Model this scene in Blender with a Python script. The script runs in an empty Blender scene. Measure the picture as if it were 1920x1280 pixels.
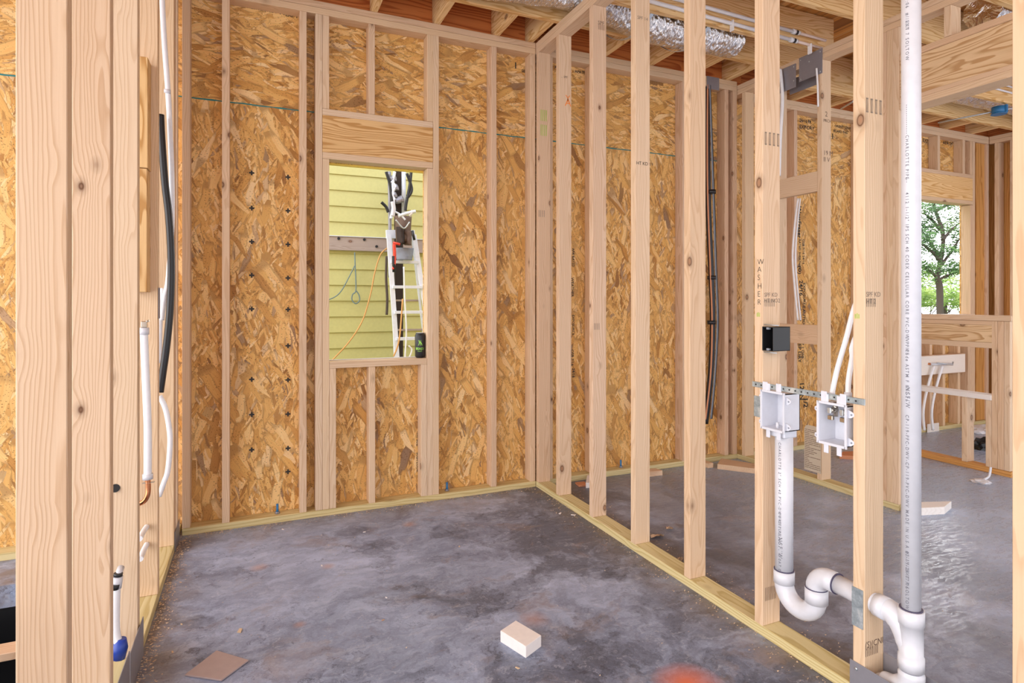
import bpy, bmesh, math, random
from mathutils import Vector, Matrix, noise
random.seed(7)
C = bpy.context.scene.collection
R = math.radians
PI = math.pi
# ------------------------------------------------------------------ camera survey (metres)
F, HY, TH, CH = 1108.73, 563.3, .4108, 1.2657
K, Y0, ZT, DT = 1.7565, 3.6237, 2.942, 3.018
D = .089; T = .038
X2 = 3.55            # far partition, face towards the laundry
_c, _s = math.cos(TH), math.sin(TH)
def _ray(x, y):
    u = (x-960)/F; v = (HY-y)/F
    return (_s+_c*u, _c-_s*u, v)
def onX(x, y, X):
    d = _ray(x, y); t = X/d[0]; return Vector((X, t*d[1], CH+t*d[2]))
def onY(x, y, Y):
    d = _ray(x, y); t = Y/d[1]; return Vector((t*d[0], Y, CH+t*d[2]))
def onZ(x, y, Z):
    d = _ray(x, y); t = (Z-CH)/d[2]; return Vector((t*d[0], t*d[1], Z))

cam = bpy.data.cameras.new('camera'); co = bpy.data.objects.new('camera', cam); C.objects.link(co)
co.location = (0, 0, CH); co.rotation_euler = (PI/2, 0, -TH)
cam.sensor_width = 36; cam.lens = F/1920*36; cam.shift_y = -(640-HY)/1920; cam.clip_start = .02; cam.clip_end = 300
bpy.context.scene.camera = co

# ------------------------------------------------------------------ node helpers
class G:
    def __init__(s, name):
        s.m = bpy.data.materials.new(name); s.m.use_nodes = True
        s.t = s.m.node_tree; s.t.nodes.clear()
        s.out = s.n('ShaderNodeOutputMaterial')
        s.b = s.n('ShaderNodeBsdfPrincipled'); s.t.links.new(s.b.outputs[0], s.out.inputs[0])
        s.m.diffuse_color = (.6, .5, .4, 1)
    def n(s, typ, _props=None, **kw):
        nd = s.t.nodes.new(typ)
        for k, v in (_props or {}).items(): setattr(nd, k, v)
        for k, v in kw.items():
            key = int(k[1:]) if k[0] == 'i' and k[1:].isdigit() else k.replace('_', ' ')
            s.set(nd, key, v)
        return nd
    def set(s, nd, key, v):
        inp = nd.inputs[key]
        if isinstance(v, bpy.types.NodeSocket): s.t.links.new(v, inp)
        elif isinstance(v, bpy.types.Node): s.t.links.new(v.outputs[0], inp)
        else: inp.default_value = v
    def math(s, op, a, b=None, clamp=False):
        nd = s.n('ShaderNodeMath', {'operation': op, 'use_clamp': clamp}); s.set(nd, 0, a)
        if b is not None: s.set(nd, 1, b)
        return nd.outputs[0]
    def vm(s, op, a, b=None, scale=None):
        nd = s.n('ShaderNodeVectorMath', {'operation': op}); s.set(nd, 0, a)
        if b is not None: s.set(nd, 1, b)
        if scale is not None: s.set(nd, 'Scale', scale)
        return nd.outputs[0] if op not in ('LENGTH', 'DOT_PRODUCT', 'DISTANCE') else nd.outputs['Value']
    def noise(s, vec, scale=1, detail=2, rough=.5, dist=0, color=False):
        nd = s.n('ShaderNodeTexNoise', Vector=vec, Scale=scale, Detail=detail, Roughness=rough, Distortion=dist)
        return nd.outputs['Color'] if color else nd.outputs['Fac']
    def ramp(s, fac, stops, interp='LINEAR'):
        nd = s.n('ShaderNodeValToRGB'); nd.color_ramp.interpolation = interp
        el = nd.color_ramp.elements
        while len(el) < len(stops): el.new(.5)
        for e, (p, c) in zip(el, stops):
            e.position = p; e.color = (*c, 1) if len(c) == 3 else c
        s.set(nd, 0, fac); return nd.outputs[0]
    def mix(s, fac, a, b, mode='MIX'):
        nd = s.n('ShaderNodeMix', {'data_type': 'RGBA', 'blend_type': mode})
        s.set(nd, 0, fac)
        s.set(nd, 6, (*a, 1) if isinstance(a, tuple) and len(a) == 3 else a)
        s.set(nd, 7, (*b, 1) if isinstance(b, tuple) and len(b) == 3 else b)
        return nd.outputs[2]
    def mr(s, v, a, b, c=0., d=1.):
        nd = s.n('ShaderNodeMapRange', i0=v, i1=a, i2=b, i3=c, i4=d); return nd.outputs[0]
    def obj(s): return s.n('ShaderNodeTexCoord').outputs['Object']
    def base(s, c):
        s.set(s.b, 'Base Color', (*c, 1) if isinstance(c, tuple) and len(c) == 3 else c)
    def bump(s, h, strength=.3, dist=.002):
        nd = s.n('ShaderNodeBump', Strength=strength, Distance=dist, Height=h); s.set(s.b, 'Normal', nd)

def plain(name, col, rough=.5, metal=0., **kw):
    g = G(name); g.base(col); g.set(g.b, 'Roughness', rough); g.set(g.b, 'Metallic', metal)
    p = g.obj(); nz = g.noise(p, 35, 3)
    g.base(g.mix(.12, col, g.ramp(nz, [(.3, tuple(c*.6 for c in col)), (.7, tuple(min(1, c*1.15) for c in col))])))
    for k, v in kw.items(): g.set(g.b, k.replace('_', ' '), v)
    return g.m

def wood(name, light, dark, knot=(.13, .05, .02), ringscale=14, contrast=.6, knots=1., tint=.14, rough=.62, grey=0., wander=.11, ksc=6.2):
    g = G(name); p = g.obj()
    oi = g.n('ShaderNodeObjectInfo').outputs['Random']
    r2 = g.math('FRACT', g.math('MULTIPLY', oi, 17.31)); r3 = g.math('FRACT', g.math('MULTIPLY', oi, 91.7))
    off = g.n('ShaderNodeCombineXYZ', X=g.math('MULTIPLY', oi, 60.), Y=g.math('MULTIPLY', r2, 9.), Z=g.math('MULTIPLY', r3, 9.))
    q = g.vm('ADD', p, off.outputs[0])
    # knots
    vor = g.n('ShaderNodeTexVoronoi', Vector=g.vm('MULTIPLY', q, (.62, 1., 1.)), Scale=ksc)
    kd = vor.outputs['Distance']
    kc = vor.outputs['Color']
    ks = g.math('GREATER_THAN', g.n('ShaderNodeSeparateColor', Color=kc).outputs[0], 1-.6*knots)
    kd = g.math('ADD', kd, g.math('MULTIPLY', g.math('SUBTRACT', 1., ks), 1.))
    kw_ = g.mr(kd, .0, .34, 1., 0.)
    # annual rings: cylinder round an off-centre pith, stretched along the board, pushed round the knots
    lo = g.vm('MULTIPLY', q, (.55, 4., 4.))
    wob = g.noise(lo, 1.6, 3, .5, color=True)
    wob = g.vm('SCALE', g.vm('SUBTRACT', wob, (.5, .5, .5)), scale=wander)
    cen = g.n('ShaderNodeCombineXYZ', X=0., Y=g.math('MULTIPLY', g.math('SUBTRACT', r2, .5), .09), Z=g.math('ADD', g.math('MULTIPLY', r3, .05), .012))
    rp = g.vm('ADD', g.vm('ADD', g.vm('MULTIPLY', p, (.018, 1., 1.)), cen.outputs[0]), wob)
    rp = g.vm('MULTIPLY', rp, (1., 1., 1.))
    rad = g.vm('LENGTH', g.vm('MULTIPLY', rp, (0., 1., 1.)))
    rad = g.math('ADD', rad, g.math('MULTIPLY', kw_, .014))
    ph = g.math('FRACT', g.math('MULTIPLY', rad, ringscale*8.))
    ring = g.ramp(ph, [(0, (0, 0, 0)), (.5, (.2,)*3), (.84, (1.2, 1.2, 1.2)), (.93, (1, 1, 1)), (1., (.02,)*3)])
    fib = g.noise(g.vm('MULTIPLY', q, (3., 160., 160.)), 1.5, 3, .6)
    big = g.noise(g.vm('MULTIPLY', q, (.8, 6., 6.)), 1.2, 2)
    fac = g.math('MULTIPLY', ring, contrast)
    fac = g.math('ADD', fac, g.math('MULTIPLY', g.math('SUBTRACT', fib, .5), .55))
    fac = g.math('ADD', fac, g.math('MULTIPLY', g.math('SUBTRACT', big, .45), .7), True)
    col = g.mix(fac, light, dark)
    # each board its own tone
    tone = g.ramp(r3, [(0, (1., .93, .86)), (.35, (1.04, 1., .96)), (.7, (1., .96, .93)), (1., (1.05, .97, .88))])
    col = g.mix(1., col, tone, 'MULTIPLY')
    pk = g.ramp(r2, [(0, (.96, .86, .80)), (.5, (1., 1., 1.)), (1, (1., .96, .84))])
    col = g.mix(min(1., tint*5), col, pk, 'MULTIPLY')
    halo = g.ramp(kd, [(0, (.8,)*3), (.05, (.7,)*3), (.066, (.98,)*3), (.082, (.5,)*3), (.10, (.26,)*3), (.17, (0, 0, 0))])
    col = g.mix(halo, col, g.mix(g.mr(kd, .02, .06), tuple(k*2.4 for k in knot), knot))
    gn = g.ramp(g.noise(g.vm('MULTIPLY', q, (1.2, 9, 9)), 1., 3), [(.62, (0,)*3), (.78, (.45,)*3)])
    col = g.mix(gn, col, (.33, .29, .25) if grey else tuple(c*.82 for c in dark))
    g.base(col); g.set(g.b, 'Roughness', rough); g.set(g.b, 'Specular IOR Level', .25)
    g.bump(g.math('ADD', fib, ring), .22, .0015)
    return g.m

def osb(name, base, spread, seed=0, dark=1.):
    """oriented strand board in the X-Z plane of its object: layers of stretched random flakes"""
    g = G(name); p = g.obj()
    sx = g.n('ShaderNodeSeparateXYZ', Vector=p)
    p2 = g.n('ShaderNodeCombineXYZ', X=sx.outputs[0], Y=sx.outputs[2], Z=0.).outputs[0]
    warp = g.vm('SCALE', g.vm('SUBTRACT', g.noise(p2, 5, 2, color=True), (.5, .5, .5)), scale=.06)
    p2 = g.vm('ADD', p2, warp)
    rnd = random.Random(seed)
    gold = [(0, (.24, .12, .05)), (.04, (.42, .20, .055)), (.12, (.56, .29, .08)), (.35, (.67, .385, .12)), (.6, (.74, .45, .16)), (.82, (.82, .56, .26)), (.93, (.80, .58, .33)), (.965, (.45, .29, .17)), (1, (.26, .16, .10))]
    col = None
    h = None
    for i in range(12):
        ang = base + spread*(-1 + 2*((i*0.618+.13) % 1)) + rnd.uniform(-.1, .1)
        mp = g.n('ShaderNodeMapping', Vector=p2, Location=(rnd.uniform(-9, 9), rnd.uniform(-9, 9), 0), Rotation=(0, 0, -ang))
        if i < 4: L, W, th = rnd.uniform(10, 15), rnd.uniform(45, 75), .6
        elif i < 8: L, W, th = rnd.uniform(7, 10), rnd.uniform(27, 40), .42
        elif i < 10: L, W, th = rnd.uniform(12, 16), rnd.uniform(60, 90), .22
        else: L, W, th = rnd.uniform(4.8, 6.5), rnd.uniform(20, 28), .16
        sc = g.vm('MULTIPLY', mp.outputs[0], (L, W, 1.))
        v = g.n('ShaderNodeTexVoronoi', {'voronoi_dimensions': '2D', 'distance': 'CHEBYCHEV'}, Vector=sc, Scale=1.)
        rgb = g.n('ShaderNodeSeparateColor', Color=v.outputs['Color'])
        c = g.ramp(rgb.outputs[1], gold)
        fib = g.noise(g.vm('MULTIPLY', mp.outputs[0], (9., 260., 1.)), 1., 2)
        c = g.mix(.45, c, g.ramp(fib, [(.3, (.33, .25, .18)), (.7, (.66, .64, .60))]), 'OVERLAY')
        edge = g.mr(v.outputs['Distance'], .42, .56, 0., .55)
        c = g.mix(edge, c, (.26, .12, .035))
        if col is None: col = c; h = rgb.outputs[2]
        else:
            m = g.math('LESS_THAN', rgb.outputs[0], th)
            col = g.mix(m, col, c); h = g.mix(m, h, rgb.outputs[2])
    cl = g.noise(p2, 2.2, 3)
    col = g.mix(g.mr(cl, .40, .7, 0., .35), col, (.72, .45, .17))
    col = g.mix(1., col, (1.07, 1.07, 1.05), 'MULTIPLY')
    chip = g.n('ShaderNodeTexVoronoi', {'voronoi_dimensions': '2D'}, Vector=g.vm('MULTIPLY', p2, (38., 70., 1.)), Scale=1.)
    col = g.mix(g.math('MULTIPLY', g.math('LESS_THAN', g.math('ADD', chip.outputs['Distance'], g.math('MULTIPLY', g.noise(p2, 9, 2), .34)), .27), .6), col, (.09, .035, .012))
    if dark != 1.: col = g.mix(1., col, (dark, dark*.8, dark*.6), 'MULTIPLY')
    g.base(col); g.set(g.b, 'Roughness', .6); g.set(g.b, 'Specular IOR Level', .25)
    g.bump(h, .35, .003)
    return g.m

def concrete():
    g = G('slab_concrete'); p = g.obj()
    w = g.vm('SCALE', g.vm('SUBTRACT', g.noise(p, 2.2, 6, .7, color=True), (.5, .5, .5)), scale=.34)
    pw = g.vm('ADD', p, w)
    a = g.noise(pw, .95, 9, .6, .2)
    b = g.noise(g.vm('MULTIPLY', pw, (1.3, 2.6, 1.)), 4.2, 7, .76, .5)
    sx = g.n('ShaderNodeSeparateXYZ', Vector=p)
    col = g.ramp(a, [(.30, (.14, .165, .24)), (.43, (.24, .285, .41)), (.52, (.37, .43, .60)), (.62, (.50, .57, .77)), (.74, (.62, .70, .90))])
    col = g.mix(.42, col, g.ramp(b, [(.33, (.06, .066, .09)), (.45, (.20, .23, .32)), (.58, (.40, .46, .60)), (.75, (.62, .68, .82))]))
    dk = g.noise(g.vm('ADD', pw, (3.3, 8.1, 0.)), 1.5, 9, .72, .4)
    side = g.mr(sx.outputs[0], .2, 1.5, -.07, .055)  # grime blotches thinned at left to paint the lighter patch where light falls
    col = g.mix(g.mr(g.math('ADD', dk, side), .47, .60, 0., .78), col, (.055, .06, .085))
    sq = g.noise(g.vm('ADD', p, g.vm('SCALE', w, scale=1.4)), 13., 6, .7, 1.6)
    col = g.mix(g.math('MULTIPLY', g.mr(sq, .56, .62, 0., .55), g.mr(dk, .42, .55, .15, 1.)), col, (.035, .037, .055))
    col = g.mix(g.math('MULTIPLY', g.mr(sq, .42, .36, 0., .3), 1.), col, (.60, .62, .72))
    # soil swept up against the plates
    yy = sx.outputs[1]
    ed = g.math('MAXIMUM', g.mr(yy, 3.38, 3.62), g.math('MAXIMUM', g.mr(sx.outputs[0], -.18, -.37), g.mr(g.math('ABSOLUTE', g.math('SUBTRACT', sx.outputs[0], 1.80)), .26, .05)))
    ed = g.math('MULTIPLY', ed, g.mr(g.noise(pw, 5, 6, .7), .36, .6))
    col = g.mix(g.math('MULTIPLY', ed, .7), col, (.20, .145, .10))
    # trowel marks
    tr = g.noise(g.vm('MULTIPLY', g.vm('ADD', p, g.vm('SCALE', w, scale=.5)), (3., 26., 1.)), 1.6, 5, .65, .9)
    col = g.mix(g.mr(tr, .58, .74, 0., .35), col, (.52, .53, .58))
    # earth brought in on boots: brown smears
    br = g.noise(g.vm('MULTIPLY', pw, (1.5, 1.9, 1.)), 1.9, 6, .66, .6)
    col = g.mix(g.mr(br, .55, .74, 0., .6), col, (.30, .20, .135))
    br2 = g.noise(g.vm('ADD', p, (7., 3., 0.)), 6.5, 7, .74, 1.)
    col = g.mix(g.mr(br2, .62, .76, 0., .42), col, (.42, .27, .17))
    # darker slab in the laundry; kitchen glare painted in as a paler blue
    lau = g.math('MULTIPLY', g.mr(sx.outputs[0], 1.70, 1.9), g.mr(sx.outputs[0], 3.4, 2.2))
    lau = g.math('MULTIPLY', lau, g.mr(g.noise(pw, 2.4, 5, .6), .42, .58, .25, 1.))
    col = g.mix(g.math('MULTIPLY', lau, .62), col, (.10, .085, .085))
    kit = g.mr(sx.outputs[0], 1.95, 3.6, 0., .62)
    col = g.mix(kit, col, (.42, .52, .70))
    # orange marking paint
    d = g.vm('DISTANCE', g.vm('ADD', p, g.vm('SCALE', w, scale=.12)), (1.31, 1.555, 0.))
    col = g.mix(g.mr(d, .015, .13, .85, 0.), col, (.78, .16, .045))
    for q, r_ in (((.02, 3.05, 0), .05), ((.32, 2.93, 0), .04), ((.16, 2.45, 0), .03), ((1.02, 2.12, 0), .07), ((.80, 3.3, 0), .05)):
        d = g.vm('DISTANCE', g.vm('ADD', p, g.vm('SCALE', w, scale=.1)), q)
        col = g.mix(g.mr(d, r_*.2, r_, .4, 0.), col, (.55, .27, .15))
    g.base(col)
    ro = g.mix(g.mr(tr, .45, .65), (.62,)*3, (.34,)*3)
    sc_ = g.noise(g.vm('MULTIPLY', g.vm('ADD', p, g.vm('SCALE', w, scale=.6)), (5., 30., 1.)), 2., 5, .7, .5)
    g.set(g.b, 'Roughness', g.mix(g.mr(sx.outputs[0], 1.9, 2.6), (.5,)*3, g.ramp(sc_, [(.42, (.52,)*3), (.56, (.24,)*3)]))); g.set(g.b, 'Specular IOR Level', g.mr(sx.outputs[0], 1.9, 2.6, .5, .95))
    g.bump(g.math('ADD', b, tr), .12, .004)
    return g.m

M = {}
M['pine'] = wood('spruce_stud', (.72, .56, .40), (.56, .385, .24), tint=.1, contrast=.48)
M['pine2'] = wood('knotty_spruce_stud', (.69, .52, .38), (.53, .35, .22), knots=1.6, ksc=8., tint=.13, contrast=.6)
M['treated'] = wood('treated_plate', (.68, .60, .34), (.50, .40, .17), knots=.6, ringscale=9, contrast=.7, tint=.0)
M['header'] = wood('header_board', (.74, .50, .24), (.50, .27, .09), ringscale=6, contrast=1., knots=.8, tint=.0, wander=.3)
M['beam'] = wood('dropped_beam_board', (.74, .56, .35), (.50, .31, .15), ringscale=5, contrast=1., knots=.5, tint=.0, wander=.34)
M['joist'] = wood('joist_board', (.88, .66, .36), (.66, .40, .15), ringscale=7, contrast=.9, knots=.7, tint=.05, wander=.25)
M['rim'] = wood('rust_brown_rim_board', (.66, .24, .07), (.40, .10, .025), ringscale=6, contrast=.8, knots=.4, tint=.0)
M['amber'] = wood('amber_board', (.66, .36, .12), (.45, .20, .05), ringscale=7, contrast=.8, knots=.8, tint=.0)
M['osb_low'] = osb('strand_board_upright', PI/2, .75, 3)
M['osb_up'] = osb('strand_board_level', 0., .6, 11)
M['osb_deck'] = osb('strand_board_deck', 0., 1.2, 5, .85)
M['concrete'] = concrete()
M['pvc'] = plain('white_pvc', (.68, .68, .72), .28)
M['pvc_box'] = plain('white_box_plastic', (.70, .71, .77), .35)
M['primer'] = plain('dark_glue_line', (.08, .07, .13), .5)
M['pex'] = plain('milky_pex', (.88, .88, .9), .3)
M['pexred'] = plain('pale_pink_pex', (.82, .66, .58), .3)
M['black'] = plain('black_plastic', (.012, .012, .014), .35)
M['blackbag'] = plain('black_film', (.005, .005, .006), .4)
M['copper'] = plain('copper', (.72, .30, .14), .25, 1.)
M['brass'] = plain('nickel_brass', (.55, .50, .42), .25, 1.)
M['blue'] = plain('blue_plastic', (.02, .06, .38), .35)
M['bluebox'] = plain('blue_electrical_box_plastic', (.03, .19, .42), .4)
M['steelplate'] = plain('primed_steel_plate', (.30, .29, .32), .4, .35)
M['ink'] = plain('black_ink', (.02, .018, .018), .7)
M['pencil'] = plain('brown_pencil', (.16, .10, .07), .7)
M['stamp'] = plain('faded_stamp_ink', (.26, .20, .15), .8)
M['pipeink'] = plain('grey_pipe_print', (.16, .16, .19), .6)
M['greenink'] = plain('green_marker', (.36, .55, .08), .6)
M['tealink'] = plain('teal_chalk', (.02, .20, .20), .7)
M['orangeink'] = plain('orange_crayon', (.85, .25, .05), .7)
M['foamwhite'] = plain('sawn_pale_block', (.85, .78, .74), .7)
M['paper'] = plain('printed_paper', (.66, .55, .42), .8)
M['card'] = plain('mauve_card', (.42, .32, .30), .8)
M['whitewood'] = wood('whitewashed_board', (.84, .83, .82), (.76, .74, .72), knots=.3, tint=0.)
M['siding'] = plain('yellow_lap_siding', (.60, .56, .22), .6)
M['trimyellow'] = plain('yellow_board_edge', (.85, .62, .10), .6)
M['ledger'] = wood('weathered_ledger', (.46, .38, .34), (.33, .26, .22), knots=.5, tint=0.)
M['alu'] = plain('ladder_aluminium', (.80, .84, .92), .45, .1)
M['polebark'] = plain('dark_brown_post', (.035, .02, .014), .8)
M['leather'] = plain('worn_leather', (.13, .075, .05), .7)
M['grey'] = plain('grey_cloth', (.25, .27, .31), .8)
M['redtool'] = plain('red_tool_grip', (.75, .06, .03), .4)
M['cordblue'] = plain('grey_green_rope', (.18, .25, .24), .7)
M['cordorange'] = plain('orange_cord', (.72, .38, .12), .6)
M['chips'] = plain('sawdust_chips', (.68, .50, .33), .8)
M['leafbrown'] = plain('dry_leaf', (.52, .33, .20), .8)
M['brickred'] = plain('rust_red_scrap', (.62, .26, .13), .8)
M['greencan'] = plain('lime_print', (.35, .75, .08), .4)
M['zinc'] = plain('bare_zinc', (.55, .58, .60), .35, .8)
g = G('galvanised_steel'); p = g.obj()
g.base(g.ramp(g.noise(p, 30, 4, .7), [(.35, (.28, .33, .36)), (.55, (.45, .52, .55)), (.7, (.68, .72, .72))])); g.set(g.b, 'Roughness', .42); g.set(g.b, 'Metallic', .6)
M['galv'] = g.m
g = G('crinkled_foil'); p = g.obj()
st = g.noise(g.vm('MULTIPLY', p, (85., 12., 12.)), 1., 3, .6, .6)
g.base((.86, .86, .88)); g.set(g.b, 'Metallic', 1.); g.set(g.b, 'Roughness', .22); g.bump(st, 1., .03)
M['foil'] = g.m
g = G('foliage'); p = g.obj()
g.base(g.ramp(g.noise(p, 2.5, 3), [(.35, (.04, .10, .02)), (.55, (.12, .24, .06)), (.7, (.30, .42, .13))])); g.set(g.b, 'Roughness', .6)
M['leaf'] = g.m
g = G('bush_leaves'); p = g.obj()
g.base(g.ramp(g.noise(p, 3, 3), [(.35, (.12, .25, .03)), (.6, (.40, .55, .10)), (.75, (.6, .62, .25))])); g.set(g.b, 'Roughness', .6)
M['bush'] = g.m
g = G('lawn'); p = g.obj()
g.base(g.ramp(g.noise(p, 1.5, 6, .7), [(.35, (.10, .12, .05)), (.55, (.22, .28, .10)), (.7, (.38, .36, .24))])); g.set(g.b, 'Roughness', .9)
M['lawn'] = g.m
M['bark'] = plain('pine_bark', (.09, .065, .05), .9)

# ------------------------------------------------------------------ object helpers
def put(o, parent=None, label=None, cat=None, group=None, kind=None):
    C.objects.link(o)
    if parent is not None: o.parent = parent
    if label: o['label'] = label
    if cat: o['category'] = cat
    if group: o['group'] = group
    if kind: o['kind'] = kind
    return o
def from_bm(name, bm, mat, parent=None, smooth=False, **kw):
    me = bpy.data.meshes.new(name); bmesh.ops.recalc_face_normals(bm, faces=bm.faces); bm.to_mesh(me); bm.free()
    if mat is not None: me.materials.append(M[mat] if isinstance(mat, str) else mat)
    if smooth:
        for f in me.polygons: f.use_smooth = True
    o = bpy.data.objects.new(name, me)
    return put(o, parent, **kw)
def empty(name, loc, **kw):
    o = bpy.data.objects.new(name, None); o.location = loc; o.empty_display_size = .05
    return put(o, None, **kw)
def rel(o, parent):
    """o was placed in world coordinates; keep it there under its parent (parents are never rotated here)"""
    o.parent = parent
    def wm(x): return x.matrix_basis.copy() if x.parent is None else wm(x.parent) @ x.matrix_parent_inverse @ x.matrix_basis
    o.matrix_parent_inverse = wm(parent).inverted()
    return o
ROT = {'x': (0, 0, 0), 'y': (0, 0, PI/2), 'z': (0, -PI/2, 0)}
def bar(name, lo, hi, mat, grain='z', parent=None, bev=.0018, **kw):
    """a squared timber or plate between two world corners, long axis = its own X so that the grain follows it"""
    lo = Vector(lo); hi = Vector(hi); c = (lo+hi)/2; s = hi-lo
    s = Vector((abs(s.x), abs(s.y), abs(s.z)))
    d = {'x': (s.x, s.y, s.z), 'y': (s.y, s.x, s.z), 'z': (s.z, s.y, s.x)}[grain]
    bm = bmesh.new(); bmesh.ops.create_cube(bm, size=1)
    for v in bm.verts: v.co = Vector((v.co.x*d[0], v.co.y*d[1], v.co.z*d[2]))
    if bev: bmesh.ops.bevel(bm, geom=bm.edges[:], offset=min(bev, min(d)*.2), segments=1, affect='EDGES')
    o = from_bm(name, bm, mat, None, **kw)
    o.location = c; o.rotation_euler = ROT[grain]
    if parent is not None: rel(o, parent)
    return o
def beam_ab(name, a, b, w, t, mat, parent=None, up=(0, 0, 1), bev=.0015, **kw):
    """timber of section w x t from a to b (any direction); w is across 'side', t along 'up'"""
    a = Vector(a); b = Vector(b); x = (b-a).normalized(); y = Vector(up).cross(x)
    if y.length < 1e-4: y = Vector((0, 1, 0))
    y.normalize(); z = x.cross(y); L = (b-a).length
    bm = bmesh.new(); bmesh.ops.create_cube(bm, size=1)
    for v in bm.verts: v.co = Vector((v.co.x*L, v.co.y*w, v.co.z*t))
    if bev: bmesh.ops.bevel(bm, geom=bm.edges[:], offset=min(bev, w*.2, t*.2), segments=1, affect='EDGES')
    o = from_bm(name, bm, mat, None, **kw)
    m = Matrix((x, y, z)).transposed(); o.rotation_euler = m.to_euler(); o.location = (a+b)/2
    if parent is not None: rel(o, parent)
    return o
def spline(pts, n=8):
    P = [Vector(p) for p in pts]
    if len(P) < 3: return P
    out = []
    for i in range(len(P)-1):
        p0 = P[max(i-1, 0)]; p1 = P[i]; p2 = P[i+1]; p3 = P[min(i+2, len(P)-1)]
        for k in range(n):
            t = k/n
            out.append(.5*((2*p1)+(-p0+p2)*t+(2*p0-5*p1+4*p2-p3)*t*t+(-p0+3*p1-3*p2+p3)*t**3))
    out.append(P[-1]); return out
def tube_bm(bm, pts, r, seg=14, sm=True, n=8, hollow=False):
    P = spline(pts, n) if sm else [Vector(p) for p in pts]
    rr = r if isinstance(r, (list, tuple)) else [r]*len(P)
    if len(rr) != len(P): rr = [rr[min(len(rr)-1, int(i/(len(P)-1)*(len(rr)-1)+.5))] for i in range(len(P))]
    d0 = (P[1]-P[0]).normalized(); u = d0.orthogonal().normalized(); rings = []
    for i, p in enumerate(P):
        d = (P[min(i+1, len(P)-1)]-P[max(i-1, 0)]).normalized()
        u = (u-d*u.dot(d)).normalized(); v = d.cross(u)
        rings.append([bm.verts.new(p+rr[i]*(u*math.cos(2*PI*k/seg)+v*math.sin(2*PI*k/seg))) for k in range(seg)])
    for a, b in zip(rings, rings[1:]):
        for k in range(seg): bm.faces.new((a[k], a[(k+1) % seg], b[(k+1) % seg], b[k]))
    bm.faces.new(rings[0][::-1]); bm.faces.new(rings[-1])
def tube(name, pts, r, mat, parent=None, seg=14, sm=True, n=8, **kw):
    bm = bmesh.new(); tube_bm(bm, pts, r, seg, sm, n)
    o = from_bm(name, bm, mat, None, **kw)
    for f in o.data.polygons: f.use_smooth = len(f.vertices) == 4
    if parent is not None: rel(o, parent)
    return o
def boxes(name, lst, mat, parent=None, bev=0, **kw):
    bm = bmesh.new()
    for lo, hi in lst:
        r = bmesh.ops.create_cube(bm, size=1)
        for v in r['verts']:
            v.co = Vector([(lo[i]+hi[i])/2+v.co[i]*(hi[i]-lo[i]) for i in range(3)])
    if bev: bmesh.ops.bevel(bm, geom=bm.edges[:], offset=bev, segments=1, affect='EDGES')
    o = from_bm(name, bm, mat, None, **kw)
    if parent is not None: rel(o, parent)
    return o
_tc = {}
SPC = 1.
def text_tris(s, bold=0.):
    if (s, bold) in _tc: return _tc[(s, bold)]
    cu = bpy.data.curves.new('t', 'FONT'); cu.body = s; cu.size = 1; cu.resolution_u = 2; cu.offset = bold; cu.space_character = SPC
    ob = bpy.data.objects.new('t', cu); C.objects.link(ob); bpy.context.view_layer.update()
    me = bpy.data.meshes.new_from_object(ob.evaluated_get(bpy.context.evaluated_depsgraph_get()))
    r = ([v.co.copy() for v in me.vertices], [tuple(f.vertices) for f in me.polygons])
    bpy.data.objects.remove(ob); bpy.data.curves.remove(cu); bpy.data.meshes.remove(me)
    _tc[(s, bold)] = r; return r
def lettering(name, items, mat, parent, fn=None, **kw):
    """items: (text, size, origin, right, up) ; one mesh"""
    bm = bmesh.new()
    for it in items:
        s, size, o, rt, up = it[:5]; bold = it[5] if len(it) > 5 else 0.
        vs, fs = text_tris(s, bold); rt = Vector(rt); up = Vector(up); o = Vector(o)
        bv = [bm.verts.new(o+(rt*v.x+up*v.y)*size if fn is None else fn(o, v.x*size, v.y*size)) for v in vs]
        for f in fs:
            try: bm.faces.new([bv[i] for i in f])
            except ValueError: pass
    me = bpy.data.meshes.new(name); bm.to_mesh(me); bm.free(); me.materials.append(M[mat])
    ob = bpy.data.objects.new(name, me); put(ob, None, **kw)
    if parent is not None: rel(ob, parent)
    return ob
def ticks(name, lst, mat, parent, t=.0006):
    """flat ink strokes: (lo, hi) boxes"""
    return boxes(name, lst, mat, parent)

# ------------------------------------------------------------------ floor slab
bm = bmesh.new()
xs = [-2.4, -1.7, -.53, 8.5]; ys = [-1.8, 1.7, 3.31, 3.74]
vt = {}
def fv(x, y, z):
    if (x, y, z) not in vt: vt[(x, y, z)] = bm.verts.new((x, y, z))
    return vt[(x, y, z)]
for i in range(3):
    for j in range(3):
        if (i, j) == (1, 1): continue
        x0, x1, y0, y1 = xs[i], xs[i+1], ys[j], ys[j+1]
        bm.faces.new([fv(x0, y0, 0), fv(x1, y0, 0), fv(x1, y1, 0), fv(x0, y1, 0)])
        bm.faces.new([fv(x0, y0, -.1), fv(x0, y1, -.1), fv(x1, y1, -.1), fv(x1, y0, -.1)])
for (xa, ya), (xb, yb) in (((-1.7, 1.7), (-.53, 1.7)), ((-.53, 1.7), (-.53, 3.31)), ((-.53, 3.31), (-1.7, 3.31)), ((-1.7, 3.31), (-1.7, 1.7))):
    bm.faces.new([fv(xa, ya, 0), fv(xb, yb, 0), fv(xb, yb, -.1), fv(xa, ya, -.1)])
from_bm('floor', bm, 'concrete', kind='structure')
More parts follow.
